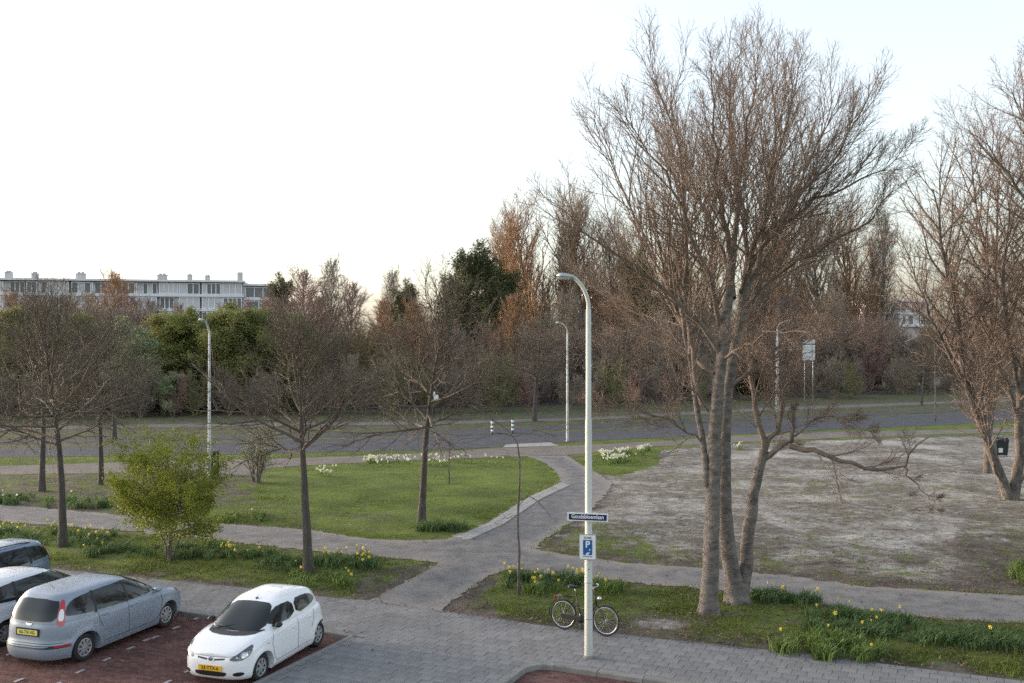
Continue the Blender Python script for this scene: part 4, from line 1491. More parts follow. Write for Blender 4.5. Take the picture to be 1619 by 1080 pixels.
# ------------------------------------------------------------------ street lamps
def lamp_post(label, base, top_y, rz, r0, r1, m, arm=.62, head=.62, door=True, bands=False):
    b = G(*base)
    H = (base[1] - top_y) * b[1] / FPX
    e = thing('street_lamp', label, 'street lamp', (b[0], b[1], 0), rz, 'street lamps')
    zs = [-.02, .12, H * .3, H * .3 + .02, H * .62, H * .62 + .02, H - .75]
    rs = [r0 * 1.0, r0, r0 * .93, r0 * .86, r0 * .8, r1 * 1.08, r1]
    Geo().tube([(0, 0, z) for z in zs], rs, 16).build('pole', m, e)
    pts = [(0, 0, H - .76), (0, 0, H - .62), (-.04, 0, H - .46), (-arm * .35, 0, H - .27), (-arm * .75, 0, H - .12), (-arm, 0, H - .06)]
    Geo().tube(smooth_poly(pts, 2, False), r1 * .8, 10).build('arm', m, e)
    g = Geo()
    n = 12
    prof = [(0, .02), (.06, .055), (.2, .085), (.4, .115), (.55, .12), (.66, .10), (.74, .05), (.77, .005)]
    pts_, f = [], []
    for (x, w) in prof:
        x = x * head / .77
        for i in range(n):
            a = 2 * PI * i / n
            pts_.append((-arm + .06 - x, w * math.cos(a), H - .06 + .06 * x + .55 * w * max(math.sin(a), -.55)))
    k = len(prof)
    f = [(i * n + j, i * n + (j + 1) % n, (i + 1) * n + (j + 1) % n, (i + 1) * n + j) for i in range(k - 1) for j in range(n)]
    lo = g.add(pts_, f).build('lamp_head', 'galv' if m == 'steel_white' else m, e)
    gl = Geo()
    gl.lathe([(0, -.05), (.05, -.045), (.085, -.015), (.095, .0)], 14, 'z')
    v = gl.v[0]
    v[:, 0] *= 2.0
    v += np.array([-arm - head * .42, 0, H - .075])
    gl.build('lens', 'lampglass', lo)
    if door:
        d = Geo().box((0, -r0 * .965, 1.35), (r0 * .75, .014, .5)).build('service_door', m, e, False)
        Geo().lathe([(0, -.012), (.012, -.01), (.014, 0)], 8, 'y', (0, -r0 * .99, 1.9)).build('lock', 'dark_metal', e)
        for z in (.85, 1.62):
            Geo().lathe([(r0 * 1.005, -.012), (r0 * 1.03, -.012), (r0 * 1.03, .012), (r0 * 1.005, .012)], 20, 'z', (0, 0, z)).build('band', 'galv', e)
    Geo().lathe([(r0 * 1.0, 0), (r0 * 1.28, 0), (r0 * 1.25, .05), (r0 * 1.0, .07)], 16, 'z').build('collar', m if not door else 'kerb', e)
    return e
LB = G(930.5, 1041)
lamp_post('white street lamp with curved arm beside the bicycle, carrying two signs', (930.5, 1041), 433, 0, .088, .056, 'steel_white', .34, .40)
lamp_post('mottled white lamp pole across the lawn on the road verge', (897, 698), 509, .1, .085, .055, 'pole_grey', .45, .4, False)
lamp_post('weathered lamp pole behind the leafing shrub next to the litter bin', (331, 768), 504, .4, .08, .05, 'pole_grey', .25, .3, False)

# signs on the near lamp
def up_z(y):
    return CAM_H - (y - 540) * LB[1] / FPX
sg = thing('street_name_sign', 'dark blue street name sign on the white lamp post', 'sign', (LB[0], LB[1], up_z(816)), math.radians(-12))
plate_geo(.86, .17, .02, .012).build('plate', 'sign_white', sg, False).location = (0, -.13, 0)
plate_geo(.80, .125, .012, .01).build('blue_field', 'name_blue', sg, False).location = (0, -.142, 0)
text('Goudsbloemlaan', .118, 'sign_white', sg, (0, -.150, .008), bold=.002, sx=.86)
Geo().lathe([(.078, -.02), (.10, -.02), (.10, .02), (.078, .02)], 16, 'z').build('clamp', 'galv', sg)
Geo().box((0, -.11, 0), (.06, .05, .05)).build('bracket', 'galv', sg, False)
ps = thing('parking_sign', 'white and blue paid parking zone sign on the white lamp post', 'sign', (LB[0] - .015, LB[1], up_z(863)), math.radians(-6))
plate_geo(.36, .54, .02, .02).build('plate', 'galv', ps, False).location = (0, -.13, 0)
plate_geo(.33, .50, .010, .02).build('white_field', 'sign_white', ps, False).location = (0, -.142, 0)
plate_geo(.19, .315, .008, .008).build('blue_field', 'sign_blue', ps, False).location = (0, -.150, -.005)
text('P', .19, 'sign_white', ps, (0, -.156, .055), bold=.006)
text('ZONE', .06, 'ink', ps, (0, -.149, .195), bold=.001)
g = Geo()
hand = [(-.05, -.14), (-.02, -.148), (.02, -.135), (.035, -.11), (.06, -.085), (.045, -.078), (.015, -.092), (-.005, -.085), (-.03, -.105)]
v, f = fill(hand, 0)
g.add(np.stack([v[:, 0], 0 * v[:, 0], v[:, 1]], 1), f)
hb = g.build('hand_symbol', 'sign_white', ps, False)
hb.location = (0, -.156, -.035)
hb.scale = (.85, 1, .85)
Geo().lathe([(0, -.003), (.016, -.003), (.016, 0)], 12, 'y', (.045, -.154, -.055)).build('coin_symbol', 'sign_white', ps)
Geo().box((0, -.149, -.20), (.20, .002, .012)).build('small_print', 'ink', ps, False)
Geo().lathe([(.08, -.02), (.10, -.02), (.10, .02), (.08, .02)], 16, 'z', (0, 0, .15)).build('clamp', 'galv', ps)
Geo().lathe([(.08, -.02), (.10, -.02), (.10, .02), (.08, .02)], 16, 'z', (0, 0, -.15)).build('clamp', 'galv', ps)
for zc in (.15, -.15):
    Geo().box((0, -.11, zc), (.05, .05, .04)).build('bracket', 'galv', ps, False)

# mast with a side arm across the road
b = G(1229, 653)
e = thing('mast', 'pale mottled mast with a side arm across the road', 'mast', (b[0], b[1], 0))
Geo().tube([(0, 0, 0), (0, 0, 3.0), (0, 0, 6.1), (0, 0, 8.0)], [.17, .155, .14, .07], 12).build('pole', 'pole_grey', e)
for z in (1.85, 4.3):
    Geo().lathe([(.165, -.05), (.18, -.05), (.18, .05), (.165, .05)], 12, 'z', (0, 0, z)).build('band', 'dark_metal', e)
Geo().tube([(0, 0, 5.85), (1.0, 0, 5.9), (1.95, 0, 5.85)], .085, 8).build('arm', 'pole_grey', e)
Geo().tube([(0, 0, 7.9), (.15, 0, 8.3), (.7, 0, 8.6), (1.4, 0, 8.7)], .05, 8).build('lamp_arm', 'pole_grey', e)
p = Wd(1279, 553, 95)
hs = thing('white_hoarding', 'white upright panel glimpsed through branches right of the mast', 'sign', (p[0], p[1], 0))
plate_geo(1.15, 2.0, .08, .03).build('plate', 'sign_white', hs, False).location = (0, 0, p[2])
Geo().box((0, 0, 0), (.08, .02, 1.9)).build('stripe', 'galv', hs, False).location = (.28, -.05, p[2])
for sx in (-.4, .4):
    Geo().tube([(sx, .08, 0), (sx, .08, p[2] + .8)], .04, 8).build('post', 'galv', hs)

# striped bollards on the crossing
for i, (x, y, lab) in enumerate([(778, 687, 'white banded bollard on the road crossing, left of two'), (810.5, 684.5, 'white banded bollard on the road crossing, right of two')]):
    b = G(x, y)
    e = thing('bollard', lab, 'bollard', (b[0], b[1], 0), 0, 'banded bollards at the crossing')
    Geo().lathe([(.0, 0), (.13, 0), (.12, .03), (.085, .05), (.08, .98), (.06, 1.03), (0, 1.05)], 14, 'z').build('post', 'dark_metal', e)
    for z in (.26, .55, .84):
        Geo().lathe([(.082, -.09), (.092, -.09), (.092, .09), (.082, .09)], 14, 'z', (0, 0, z)).build('reflector_band', 'sign_white', e)

# blue sign at the wood's edge
b = G(760, 648)
e = thing('route_sign', 'small blue sign on a white post at the wood edge', 'sign', (b[0], b[1], 0))
Geo().tube([(0, 0, 0), (0, 0, 2.0)], .05, 8).build('post', 'sign_white', e)
plate_geo(.55, .8, .04, .05).build('plate', 'sign_blue', e, False).location = (0, -.08, 1.55)
Geo().tube([(.02, -.03, 1.2), (.02, -.03, 1.95)], .04, 6).build('bracket', 'galv', e)
b = G(686, 660)
e = thing('marker_sign', 'tiny white marker board in the shade of the lawn tree crown', 'sign', (b[0], b[1], 0))
Geo().tube([(0, 0, 0), (0, 0, 2.0)], .04, 8).build('post', 'dark_metal', e)
plate_geo(.45, .35, .04, .03).build('plate', 'sign_white', e, False).location = (-.1, -.07, 2.1)
plate_geo(.4, .5, .04, .03).build('plate', 'sign_white', e, False).location = (.2, -.07, 1.75)

# litter bin
b = G(340, 750)
e = thing('litter_bin', 'dark green litter bin on the pale patch by the far path', 'bin', (b[0], b[1], 0), .2)
Geo().box((0, 0, .55), (.38, .36, .9)).build('body', 'bin_green', e, False)
Geo().box((0, 0, .04), (.3, .28, .12)).build('foot', 'dark_metal', e, False)
Geo().lathe([(.27, 0), (.265, .08), (.19, .15), (0, .17)], 4, 'z', (0, 0, 1.02)).build('lid', 'bin_green', e).rotation_euler = (0, 0, PI / 4)
Geo().box((0, -.185, .85), (.26, .012, .10)).build('slot', 'black', e, False)
Geo().box((0, -.185, .50), (.16, .012, .20)).build('sticker', 'galv', e, False)

# dark container between the right edge trunks
b = G(1583, 722)
e = thing('waste_container', 'dark green container half hidden between the right edge trunks', 'container', (b[0], b[1], 0), -.2)
e.scale = (.5, .5, .72)
g = Geo()
g.add([(-.55, -.5, .15), (.55, -.5, .15), (.55, .5, .15), (-.55, .5, .15), (-.68, -.6, 1.3), (.68, -.6, 1.3), (.68, .6, 1.3), (-.68, .6, 1.3)],
      [(0, 3, 2, 1), (0, 1, 5, 4), (1, 2, 6, 5), (2, 3, 7, 6), (3, 0, 4, 7), (4, 5, 6, 7)])
g.build('body', 'bin_green', e, False)
g = Geo().add([(-.72, -.64, 1.31), (.72, -.64, 1.31), (.72, .64, 1.31), (-.72, .64, 1.31), (-.6, -.4, 1.55), (.6, -.4, 1.55), (.6, .5, 1.6), (-.6, .5, 1.6)],
              [(0, 3, 2, 1), (0, 1, 5, 4), (1, 2, 6, 5), (2, 3, 7, 6), (3, 0, 4, 7), (4, 5, 6, 7)])
g.build('lid', 'bin_green', e, False)
for sx in (-.5, .5):
    for sy in (-.4, .4):
        Geo().lathe([(0, -.03), (.09, -.03), (.09, .03), (0, .03)], 12, 'x', (sx, sy, .09)).build('wheel', 'rubber', e)
Geo().box((-.2, -.56, .55), (.45, .02, .35)).build('pale_sticker', 'litter', e, False)

# ------------------------------------------------------------------ bicycle
def bicycle():
    rear, front = np.array(G(890, 996)[:2]), np.array(G(957, 1007)[:2])
    mid = (rear + front) / 2
    d = front - rear
    e = thing('bicycle', 'black city bicycle standing behind the white lamp post', 'bicycle', (mid[0], mid[1], .016), math.atan2(d[1], d[0]))
    e.rotation_euler[0] = math.radians(-4)
    hb = np.linalg.norm(d) / 2
    R = .345
    def wheel(x, nm):
        hub = Geo().tube([(x, -.05, R), (x, .05, R)], .022, 10).build('wheel', 'chrome', e)
        a = np.linspace(0, 2 * PI, 41)[:-1]
        def ring(rad, tr, m, name, n=8):
            b_ = np.arange(n) * 2 * PI / n
            A, B = np.meshgrid(a, b_, indexing='ij')
            rr = rad + tr * np.cos(B)
            v = np.stack([x + rr * np.cos(A), tr * np.sin(B), R + rr * np.sin(A)], 2)
            i, j = np.meshgrid(np.arange(40), np.arange(n), indexing='ij')
            f = np.stack([i * n + j, ((i + 1) % 40) * n + j, ((i + 1) % 40) * n + (j + 1) % n, i * n + (j + 1) % n], 2).reshape(-1, 4)
            Geo().add(v.reshape(-1, 3), f).build(name, m, hub)
        ring(R - .022, .022, 'rubber', 'tyre')
        ring(R - .052, .012, 'chrome', 'rim')
        sp = Geo()
        for k in range(28):
            t = k * 2 * PI / 28
            s = 1 if k % 2 else -1
            t2 = t + s * .25
            sp.tube([(x + .02 * math.cos(t2), .03 * s, R + .02 * math.sin(t2)), (x + (R - .06) * math.cos(t), 0, R + (R - .06) * math.sin(t))], .0016, 3, False)
        sp.build('spokes', 'galv', hub)
        gd = Geo()
        t = np.linspace(.15 * PI, 1.05 * PI, 16) if nm == 'rear' else np.linspace(.30 * PI, .98 * PI, 14)
        pts = np.stack([x + (R + .025) * np.cos(t), 0 * t, R + (R + .025) * np.sin(t)], 1)
        w = np.array([0, .024, 0])
        v = np.concatenate([pts - w, pts + w, pts * 1.0 + np.array([0, 0, .006])])
        n = len(t)
        f = [(i, i + 1, 2 * n + i + 1, 2 * n + i) for i in range(n - 1)] + [(2 * n + i, 2 * n + i + 1, n + i + 1, n + i) for i in range(n - 1)]
        gd.add(v, f).build('mudguard', 'black', e)
    wheel(-hb, 'rear')
    wheel(hb, 'front')
    bb = np.array([-hb + .47, 0, .30])
    seat_top = np.array([-hb + .30, 0, .86])
    head_lo, head_hi = np.array([hb - .24, 0, .66]), np.array([hb - .30, 0, .90])
    fr = Geo()
    fr.tube([bb, seat_top], .016, 8)
    fr.tube([bb, (bb + head_lo) / 2 + np.array([0, 0, -.04]), head_lo], .02, 8)
    fr.tube([bb + (seat_top - bb) * .45, (bb + head_lo) / 2 + np.array([0, 0, .05]), head_lo + np.array([-.01, 0, .08])], .015, 8)
    fr.tube([head_lo, head_hi], .019, 8)
    for s in (-1, 1):
        fr.tube([bb + np.array([0, .03 * s, 0]), (-hb, .06 * s, R)], .010, 6)
        fr.tube([seat_top - np.array([0, 0, .14]), (-hb, .06 * s, R)], .008, 6)
    fr.build('frame', 'black', e)
    fk = Geo()
    for s in (-1, 1):
        fk.tube([head_lo, head_lo + np.array([.03, .05 * s, -.04]), (hb - .04, .055 * s, R + .1), (hb, .055 * s, R)], .011, 6)
    fk.build('fork', 'black', e)
    Geo().tube([seat_top, seat_top + np.array([-.03, 0, .12])], .012, 8).build('seat_post', 'chrome', e)
    s0 = seat_top + np.array([-.05, 0, .15])
    g = Geo()
    n = 12
    prof = [(-.14, .02, .02), (-.12, .09, .035), (-.05, .105, .035), (.03, .06, .03), (.10, .028, .024), (.14, .015, .015)]
    v = [(s0[0] + x, w * math.cos(2 * PI * i / n), s0[2] + h * math.sin(2 * PI * i / n)) for x, w, h in prof for i in range(n)]
    f = [(i * n + j, i * n + (j + 1) % n, (i + 1) * n + (j + 1) % n, (i + 1) * n + j) for i in range(5) for j in range(n)]
    g.add(v, f).build('saddle', 'black', e)
    hbz = 1.06
    g = Geo().tube([head_hi, head_hi + np.array([-.03, 0, .14]), head_hi + np.array([.02, 0, .17])], .013, 8)
    g.build('stem', 'chrome', e)
    hx = head_hi[0] + .02
    g = Geo().tube(smooth_poly([(hx - .20, -.29, hbz), (hx - .08, -.28, hbz + .03), (hx + .01, -.16, hbz + .02), (hx + .02, 0, hbz), (hx + .01, .16, hbz + .02), (hx - .08, .28, hbz + .03), (hx - .20, .29, hbz)], 1, False), .011, 8)
    hbars = g.build('handlebar', 'chrome', e)
    for s in (-1, 1):
        Geo().tube([(hx - .09, .283 * s, hbz + .025), (hx - .21, .29 * s, hbz)], .017, 8).build('grip', 'rubber', hbars)
    cr = Geo().lathe([(.0, .045), (.095, .045), (.095, .04), (0, .04)], 22, 'y', tuple(bb * np.array([1, 0, 1]) + np.array([0, -.085, 0])))
    cr = cr.build('crankset', 'dark_metal', e)
    for s in (-1, 1):
        Geo().tube([bb + np.array([0, .06 * s, 0]), bb + np.array([.02 * s, .08 * s, -.16 * s])], .009, 6).build('crank', 'chrome', cr)
        Geo().box(bb + np.array([.02 * s, .125 * s, -.16 * s]), (.09, .08, .022)).build('pedal', 'black', cr, False)
    g = Geo()
    g.box((-hb + .22, -.06, .315), (.50, .035, .10))
    g.build('chain_case', 'black', e, False)
    g = Geo()
    z = 2 * R + .075
    for y in (-.06, 0, .06):
        g.tube([(-hb - .22, y, z), (-hb + .2, y, z)], .006, 5)
    for xx in (-hb - .22, -hb + .0, -hb + .2):
        g.tube([(xx, -.06, z), (xx, .06, z)], .006, 5)
    for s in (-1, 1):
        g.tube([(-hb - .15, .06 * s, z), (-hb, .065 * s, R)], .006, 5)
    g.build('luggage_rack', 'dark_metal', e)
    Geo().tube([bb + np.array([-.05, .04, -.02]), bb + np.array([-.12, .17, -.305])], .009, 6).build('kickstand', 'galv', e)
    Geo().lathe([(0, .05), (.035, .045), (.05, .01), (.045, -.03), (0, -.05)], 12, 'x', (hb - .17, 0, .82)).build('headlamp', 'chrome', e)
    Geo().box((-hb - .235, 0, z - .06), (.025, .07, .06)).build('rear_light', 'red_lens', e, False)
bicycle()

# ------------------------------------------------------------------ cars
def pchip(xk, yk, x):
    xk, yk = np.asarray(xk, float), np.asarray(yk, float)
    if xk[0] > xk[-1]:
        xk, yk = xk[::-1], yk[::-1]
    h = np.diff(xk); dl = np.diff(yk) / h
    m = np.zeros(len(xk))
    m[1:-1] = np.where(dl[:-1] * dl[1:] > 0, 2 * dl[:-1] * dl[1:] / (dl[:-1] + dl[1:] + 1e-12), 0)
    m[0], m[-1] = dl[0], dl[-1]
    x = np.clip(x, xk[0], xk[-1])
    i = np.clip(np.searchsorted(xk, x) - 1, 0, len(xk) - 2)
    t = (x - xk[i]) / h[i]
    return ((2 * t ** 3 - 3 * t ** 2 + 1) * yk[i] + (t ** 3 - 2 * t ** 2 + t) * h[i] * m[i] + (-2 * t ** 3 + 3 * t ** 2) * yk[i + 1] + (t ** 3 - t ** 2) * h[i] * m[i + 1])

def outline(xf, xr, w, nf, nr, M_=88):
    """plan outline points (M,2) from the four numbers, which may be arrays per point"""
    th = np.arange(M_) * 2 * PI / M_
    c, s = np.cos(th), np.sin(th)
    n = np.where(c > 0, nf, nr)
    xc, a = (xf + xr) / 2, (xf - xr) / 2
    return np.stack([xc + a * np.sign(c) * np.abs(c) ** (2 / n), w * np.sign(s) * np.abs(s) ** (2 / n)], 1)

def shell(C, which):
    Mn, K = 112, 16
    if which == 'body':
        zb = C['zb']
        rows = []
        th = np.arange(Mn) * 2 * PI / Mn
        zmid = np.full(Mn, .5)
        o0 = outline(C['xf'](zmid), C['xr'](zmid), C['w'](zmid), C['n'][0], C['n'][1], Mn)
        top = C['top'](o0[:, 0])
        for k in range(K + 1):
            t = k / K
            t = t - .10 * math.sin(2 * PI * t) / (2 * PI) * 0
            z = zb + t * (top - zb)
            o = outline(C['xf'](z), C['xr'](z), C['w'](z), C['n'][0], C['n'][1], Mn)
            # round the upper edge
            e_ = np.clip((t - .86) / .14, 0, 1)
            o[:, 1] *= 1 - .035 * e_ ** 2
            o[:, 0] *= 1 - .012 * e_ ** 2
            z = z - .02 * e_ ** 2
            rows.append(np.column_stack([o, z]))
        rt = rows[-1]
        for q in (.9, .75, .5, .25, .0):
            x = rt[:, 0]
            rows.append(np.column_stack([x, rt[:, 1] * q, C['top'](x) + .025 * (1 - q ** 2) + (-.02 if q > .8 else 0) * (q - .75) / .25]))
        bt = rows[0]
        rows = [np.column_stack([bt[:, 0], bt[:, 1] * q, bt[:, 2]]) for q in (0, .5)] + rows
    else:
        rows = []
        z0, z1 = C['gz']
        ts = 1 - (1 - np.linspace(0, 1, 22)) ** 1.6
        for t in ts:
            z = np.array(z0 + (z1 - z0) * t)
            o = outline(float(C['gxf'](z)), float(C['gxr'](z)), float(C['gw'](z)), C['gn'][0], C['gn'][1], Mn)
            rows.append(np.column_stack([o, np.full(Mn, float(z))]))
        rt = rows[-1]
        xm = rt[:, 0].mean()
        for q in (.66, .33, .0):
            rows.append(np.column_stack([rt[:, 0] * (q if False else 1), rt[:, 1] * q, rt[:, 2] + .006 * (1 - q)]))
    Vv = np.array(rows)
    R_ = len(rows)
    i, j = np.meshgrid(np.arange(R_ - 1), np.arange(Mn), indexing='ij')
    j2 = (j + 1) % Mn
    f = np.stack([i * Mn + j, i * Mn + j2, (i + 1) * Mn + j2, (i + 1) * Mn + j], 2).reshape(-1, 4)
    return Vv.reshape(-1, 3), f

def car(name, label, C, loc, heading, paint, plate=None, details=(), group='cars parked in the red bays'):
    e = thing(name, label, 'car', loc, heading, group)
    bv, bf = shell(C, 'body')
    gv, gfc = shell(C, 'cabin')
    R = C['R']
    ax = C['axles']
    for x0 in ax:                                     # flared arches
        rr = np.hypot(bv[:, 0] - x0, bv[:, 2] - R)
        fl = np.exp(-((rr - R - .07) / .07) ** 2) * .022
        side = np.abs(bv[:, 1]) > C['wmax'] * .6
        bv[:, 1] += np.where(side, np.sign(bv[:, 1]) * fl, 0)
    # body with wheel openings cut out
    tmp = Geo().add(bv, bf).mesh('body')
    bm = bmesh.new()
    bm.from_mesh(tmp)
    bmesh.ops.remove_doubles(bm, verts=bm.verts, dist=.0008)
    bmesh.ops.recalc_face_normals(bm, faces=bm.faces)
    bm.to_mesh(tmp)
    bm.free()
    bo = link('body', tmp)
    cutters = []
    for x0 in ax:
        for s in (-1, 1):
            cg = Geo().lathe([(0, -.15), (R + .055, -.15), (R + .055, .15), (0, .15)], 30, 'y', (x0, s * (C['wmax'] - .07), R + .005))
            cm = cg.mesh('cut')
            b2 = bmesh.new(); b2.from_mesh(cm)
            bmesh.ops.remove_doubles(b2, verts=b2.verts, dist=.0005)
            bmesh.ops.recalc_face_normals(b2, faces=b2.faces)
            b2.to_mesh(cm); b2.free()
            co = link('cut', cm)
            md = bo.modifiers.new('arch', 'BOOLEAN')
            md.operation = 'DIFFERENCE'
            md.solver = 'EXACT'
            md.object = co
            cutters.append(co)
    dg = bpy.context.evaluated_depsgraph_get()
    me = bpy.data.meshes.new_from_object(bo.evaluated_get(dg))
    bpy.data.objects.remove(bo)
    for co in cutters:
        bpy.data.objects.remove(co)
    me.materials.clear()
    me.materials.append(M[paint])
    me.materials.append(M['black'])
    mi = np.zeros(len(me.polygons), np.int32)
    for p in me.polygons:
        c = p.center
        for x0 in ax:
            if math.hypot(c[0] - x0, c[2] - R) < R + .05 and abs(c[1]) > .3 and abs(c[1]) < C['wmax'] + .1:
                mi[p.index] = 1
        p.use_smooth = True
    me.polygons.foreach_set('material_index', mi)
    try:
        me.set_sharp_from_angle(angle=math.radians(38))
    except Exception:
        pass
    body = link('body', me, e)
    cab = Geo().add(gv, gfc).build('cabin', paint, e)
    Bb = BVHTree.FromPolygons([tuple(v) for v in bv], [tuple(int(i) for i in q) for q in bf])
    Bc = BVHTree.FromPolygons([tuple(v) for v in gv], [tuple(int(i) for i in q) for q in gfc])
    def dense(poly, st):
        q = []
        for i in range(len(poly)):
            a_, b_ = np.array(poly[i]), np.array(poly[(i + 1) % len(poly)])
            k = max(1, int(np.linalg.norm(b_ - a_) / st))
            q += [tuple(a_ + (b_ - a_) * j / k) for j in range(k)]
        return q
    def decal(nm, poly, view, m, off=.004, on='both', parent=e, step=.06, rnd=1):
        """a thin fitted piece lying on the body: poly in (s, z), view = azimuth in degrees, 'L'/'R' sides use (x, z)"""
        if rnd:
            poly = smooth_poly(poly, rnd)
        if on == 'cabin':
            off, step = off + .007, min(step or .04, .04)
        poly = dense(poly, .05)
        v, f = fill(poly, 0, step)
        if view in ('L', 'R'):
            s = 1 if view == 'L' else -1
            n3, e3 = Vector((0, s, 0)), Vector((1, 0, 0))
        elif view == 'T':
            n3, e3 = Vector((0, 0, 1)), Vector((1, 0, 0))
        else:
            a = math.radians(view)
            n3, e3 = Vector((math.cos(a), math.sin(a), 0)), Vector((-math.sin(a), math.cos(a), 0))
        out, ok = [], []
        for q in v:
            o = e3 * q[0] + (Vector((0, q[1], 0)) if view == 'T' else Vector((0, 0, q[1]))) + n3 * 4
            best = None
            for T_ in ((Bb, Bc) if on == 'both' else ((Bc,) if on == 'cabin' else (Bb,))):
                h = T_.ray_cast(o, -n3)
                if h[0] is not None and (best is None or h[3] < best[3]):
                    best = h
            if best is None:
                out.append((0, 0, 0)); ok.append(False)
            else:
                nn = best[1] if best[1].dot(n3) > 0 else -best[1]
                out.append(tuple(best[0] + nn * off)); ok.append(True)
        f = np.array([t for t in f if ok[t[0]] and ok[t[1]] and ok[t[2]]])
        if len(f) == 0:
            return None
        return Geo().add(out, f).build(nm, m, parent)
    C['fit'](decal, e, body, paint)
    # wheels
    def wheel(x, s):
        y = s * C['track']
        w = Geo().lathe([(0, .0), (R * .64, 0), (R * .66, -.02), (R * .66, -.14)], 28, 'y').build('wheel', 'dark_metal', e)
        w.location = (x, y, R)
        w.rotation_euler = (0, 0, 0 if s > 0 else PI)
        t = [(R * .64, .015), (R * .70, .03), (R * .86, .035), (R * .96, .02), (R, -.02), (R, -.13), (R * .94, -.165), (R * .64, -.165)]
        Geo().lathe(t, 30, 'y').build('tyre', 'rubber', w)
        g = Geo()
        g.lathe([(R * .56, .012), (R * .6, .022), (R * .655, .018), (R * .655, .0)], 30, 'y')
        g.lathe([(0, .03), (R * .12, .03), (R * .16, .018), (R * .16, .0)], 18, 'y')
        ns = C['spokes']
        for k in range(ns):
            a = 2 * PI * k / ns
            r0_, r1_, w0, w1 = R * .13, R * .6, R * .07, R * (.62 / ns + .03)
            ca, sa = math.cos(a), math.sin(a)
            def q(rr, ww, yy):
                return (rr * ca - ww * sa, yy, rr * sa + ww * ca)
            vv = [q(r0_, -w0, .004), q(r0_, w0, .004), q(r1_, w1, .004), q(r1_, -w1, .004), q(r0_, -w0, .026), q(r0_, w0, .026), q(r1_, w1, .02), q(r1_, -w1, .02)]
            g.add(vv, [(4, 5, 6, 7), (0, 4, 7, 3), (1, 2, 6, 5), (2, 3, 7, 6)])
        g.build('hubcap', 'rim', w, False)
    for x in ax:
        for s in (-1, 1):
            wheel(x, s)
    return e

def mirror_pair(e, x, y, z, m, w=.17):
    for s in (-1, 1):
        g = Geo()
        n = 10
        prof = [(-.10, .35), (-.06, .9), (.0, 1.0), (.05, .8), (.085, .3)]
        v = [(x + px_ * 1.0, s * (y + .02 + w / 2 + w / 2 * k * math.cos(2 * PI * i / n)), z + .062 * k * math.sin(2 * PI * i / n)) for px_, k in prof for i in range(n)]
        f = [(i * n + j, i * n + (j + 1) % n, (i + 1) * n + (j + 1) % n, (i + 1) * n + j) for i in range(4) for j in range(n)]
        c0 = len(v)
        v += [(x - .10, s * (y + .02 + w / 2), z), (x + .09, s * (y + .02 + w / 2), z)]
        f3 = [((j + 1) % n, j, c0) for j in range(n)] + [(4 * n + j, 4 * n + (j + 1) % n, c0 + 1) for j in range(n)]
        gg = Geo()
        gg.add(v, f)
        gg.f3.append(np.array(f3))
        o = gg.build('wing_mirror', m, e)
        Geo().box((x, s * (y + .015), z - .02), (.06, .10, .035)).build('bracket', 'black', o, False)

def seam(decal, pts, view, parent, w=.0045):
    """narrow dark gap along a line"""
    p = [np.array(q) for q in pts]
    left, right = [], []
    for i, q in enumerate(p):
        d = (p[min(i + 1, len(p) - 1)] - p[max(i - 1, 0)])
        d = d / (np.linalg.norm(d) + 1e-9)
        nr = np.array([-d[1], d[0]]) * w
        left.append(tuple(q + nr)); right.append(tuple(q - nr))
    return decal('seam', left + right[::-1], view, 'black', .005, 'body', parent, None, 0)

def handle(e, x, y, z, s, paint, k=1.0):
    Geo().box((x, s * (y + .012), z), (.20, .022, .028)).build('door_handle', paint, e, False)

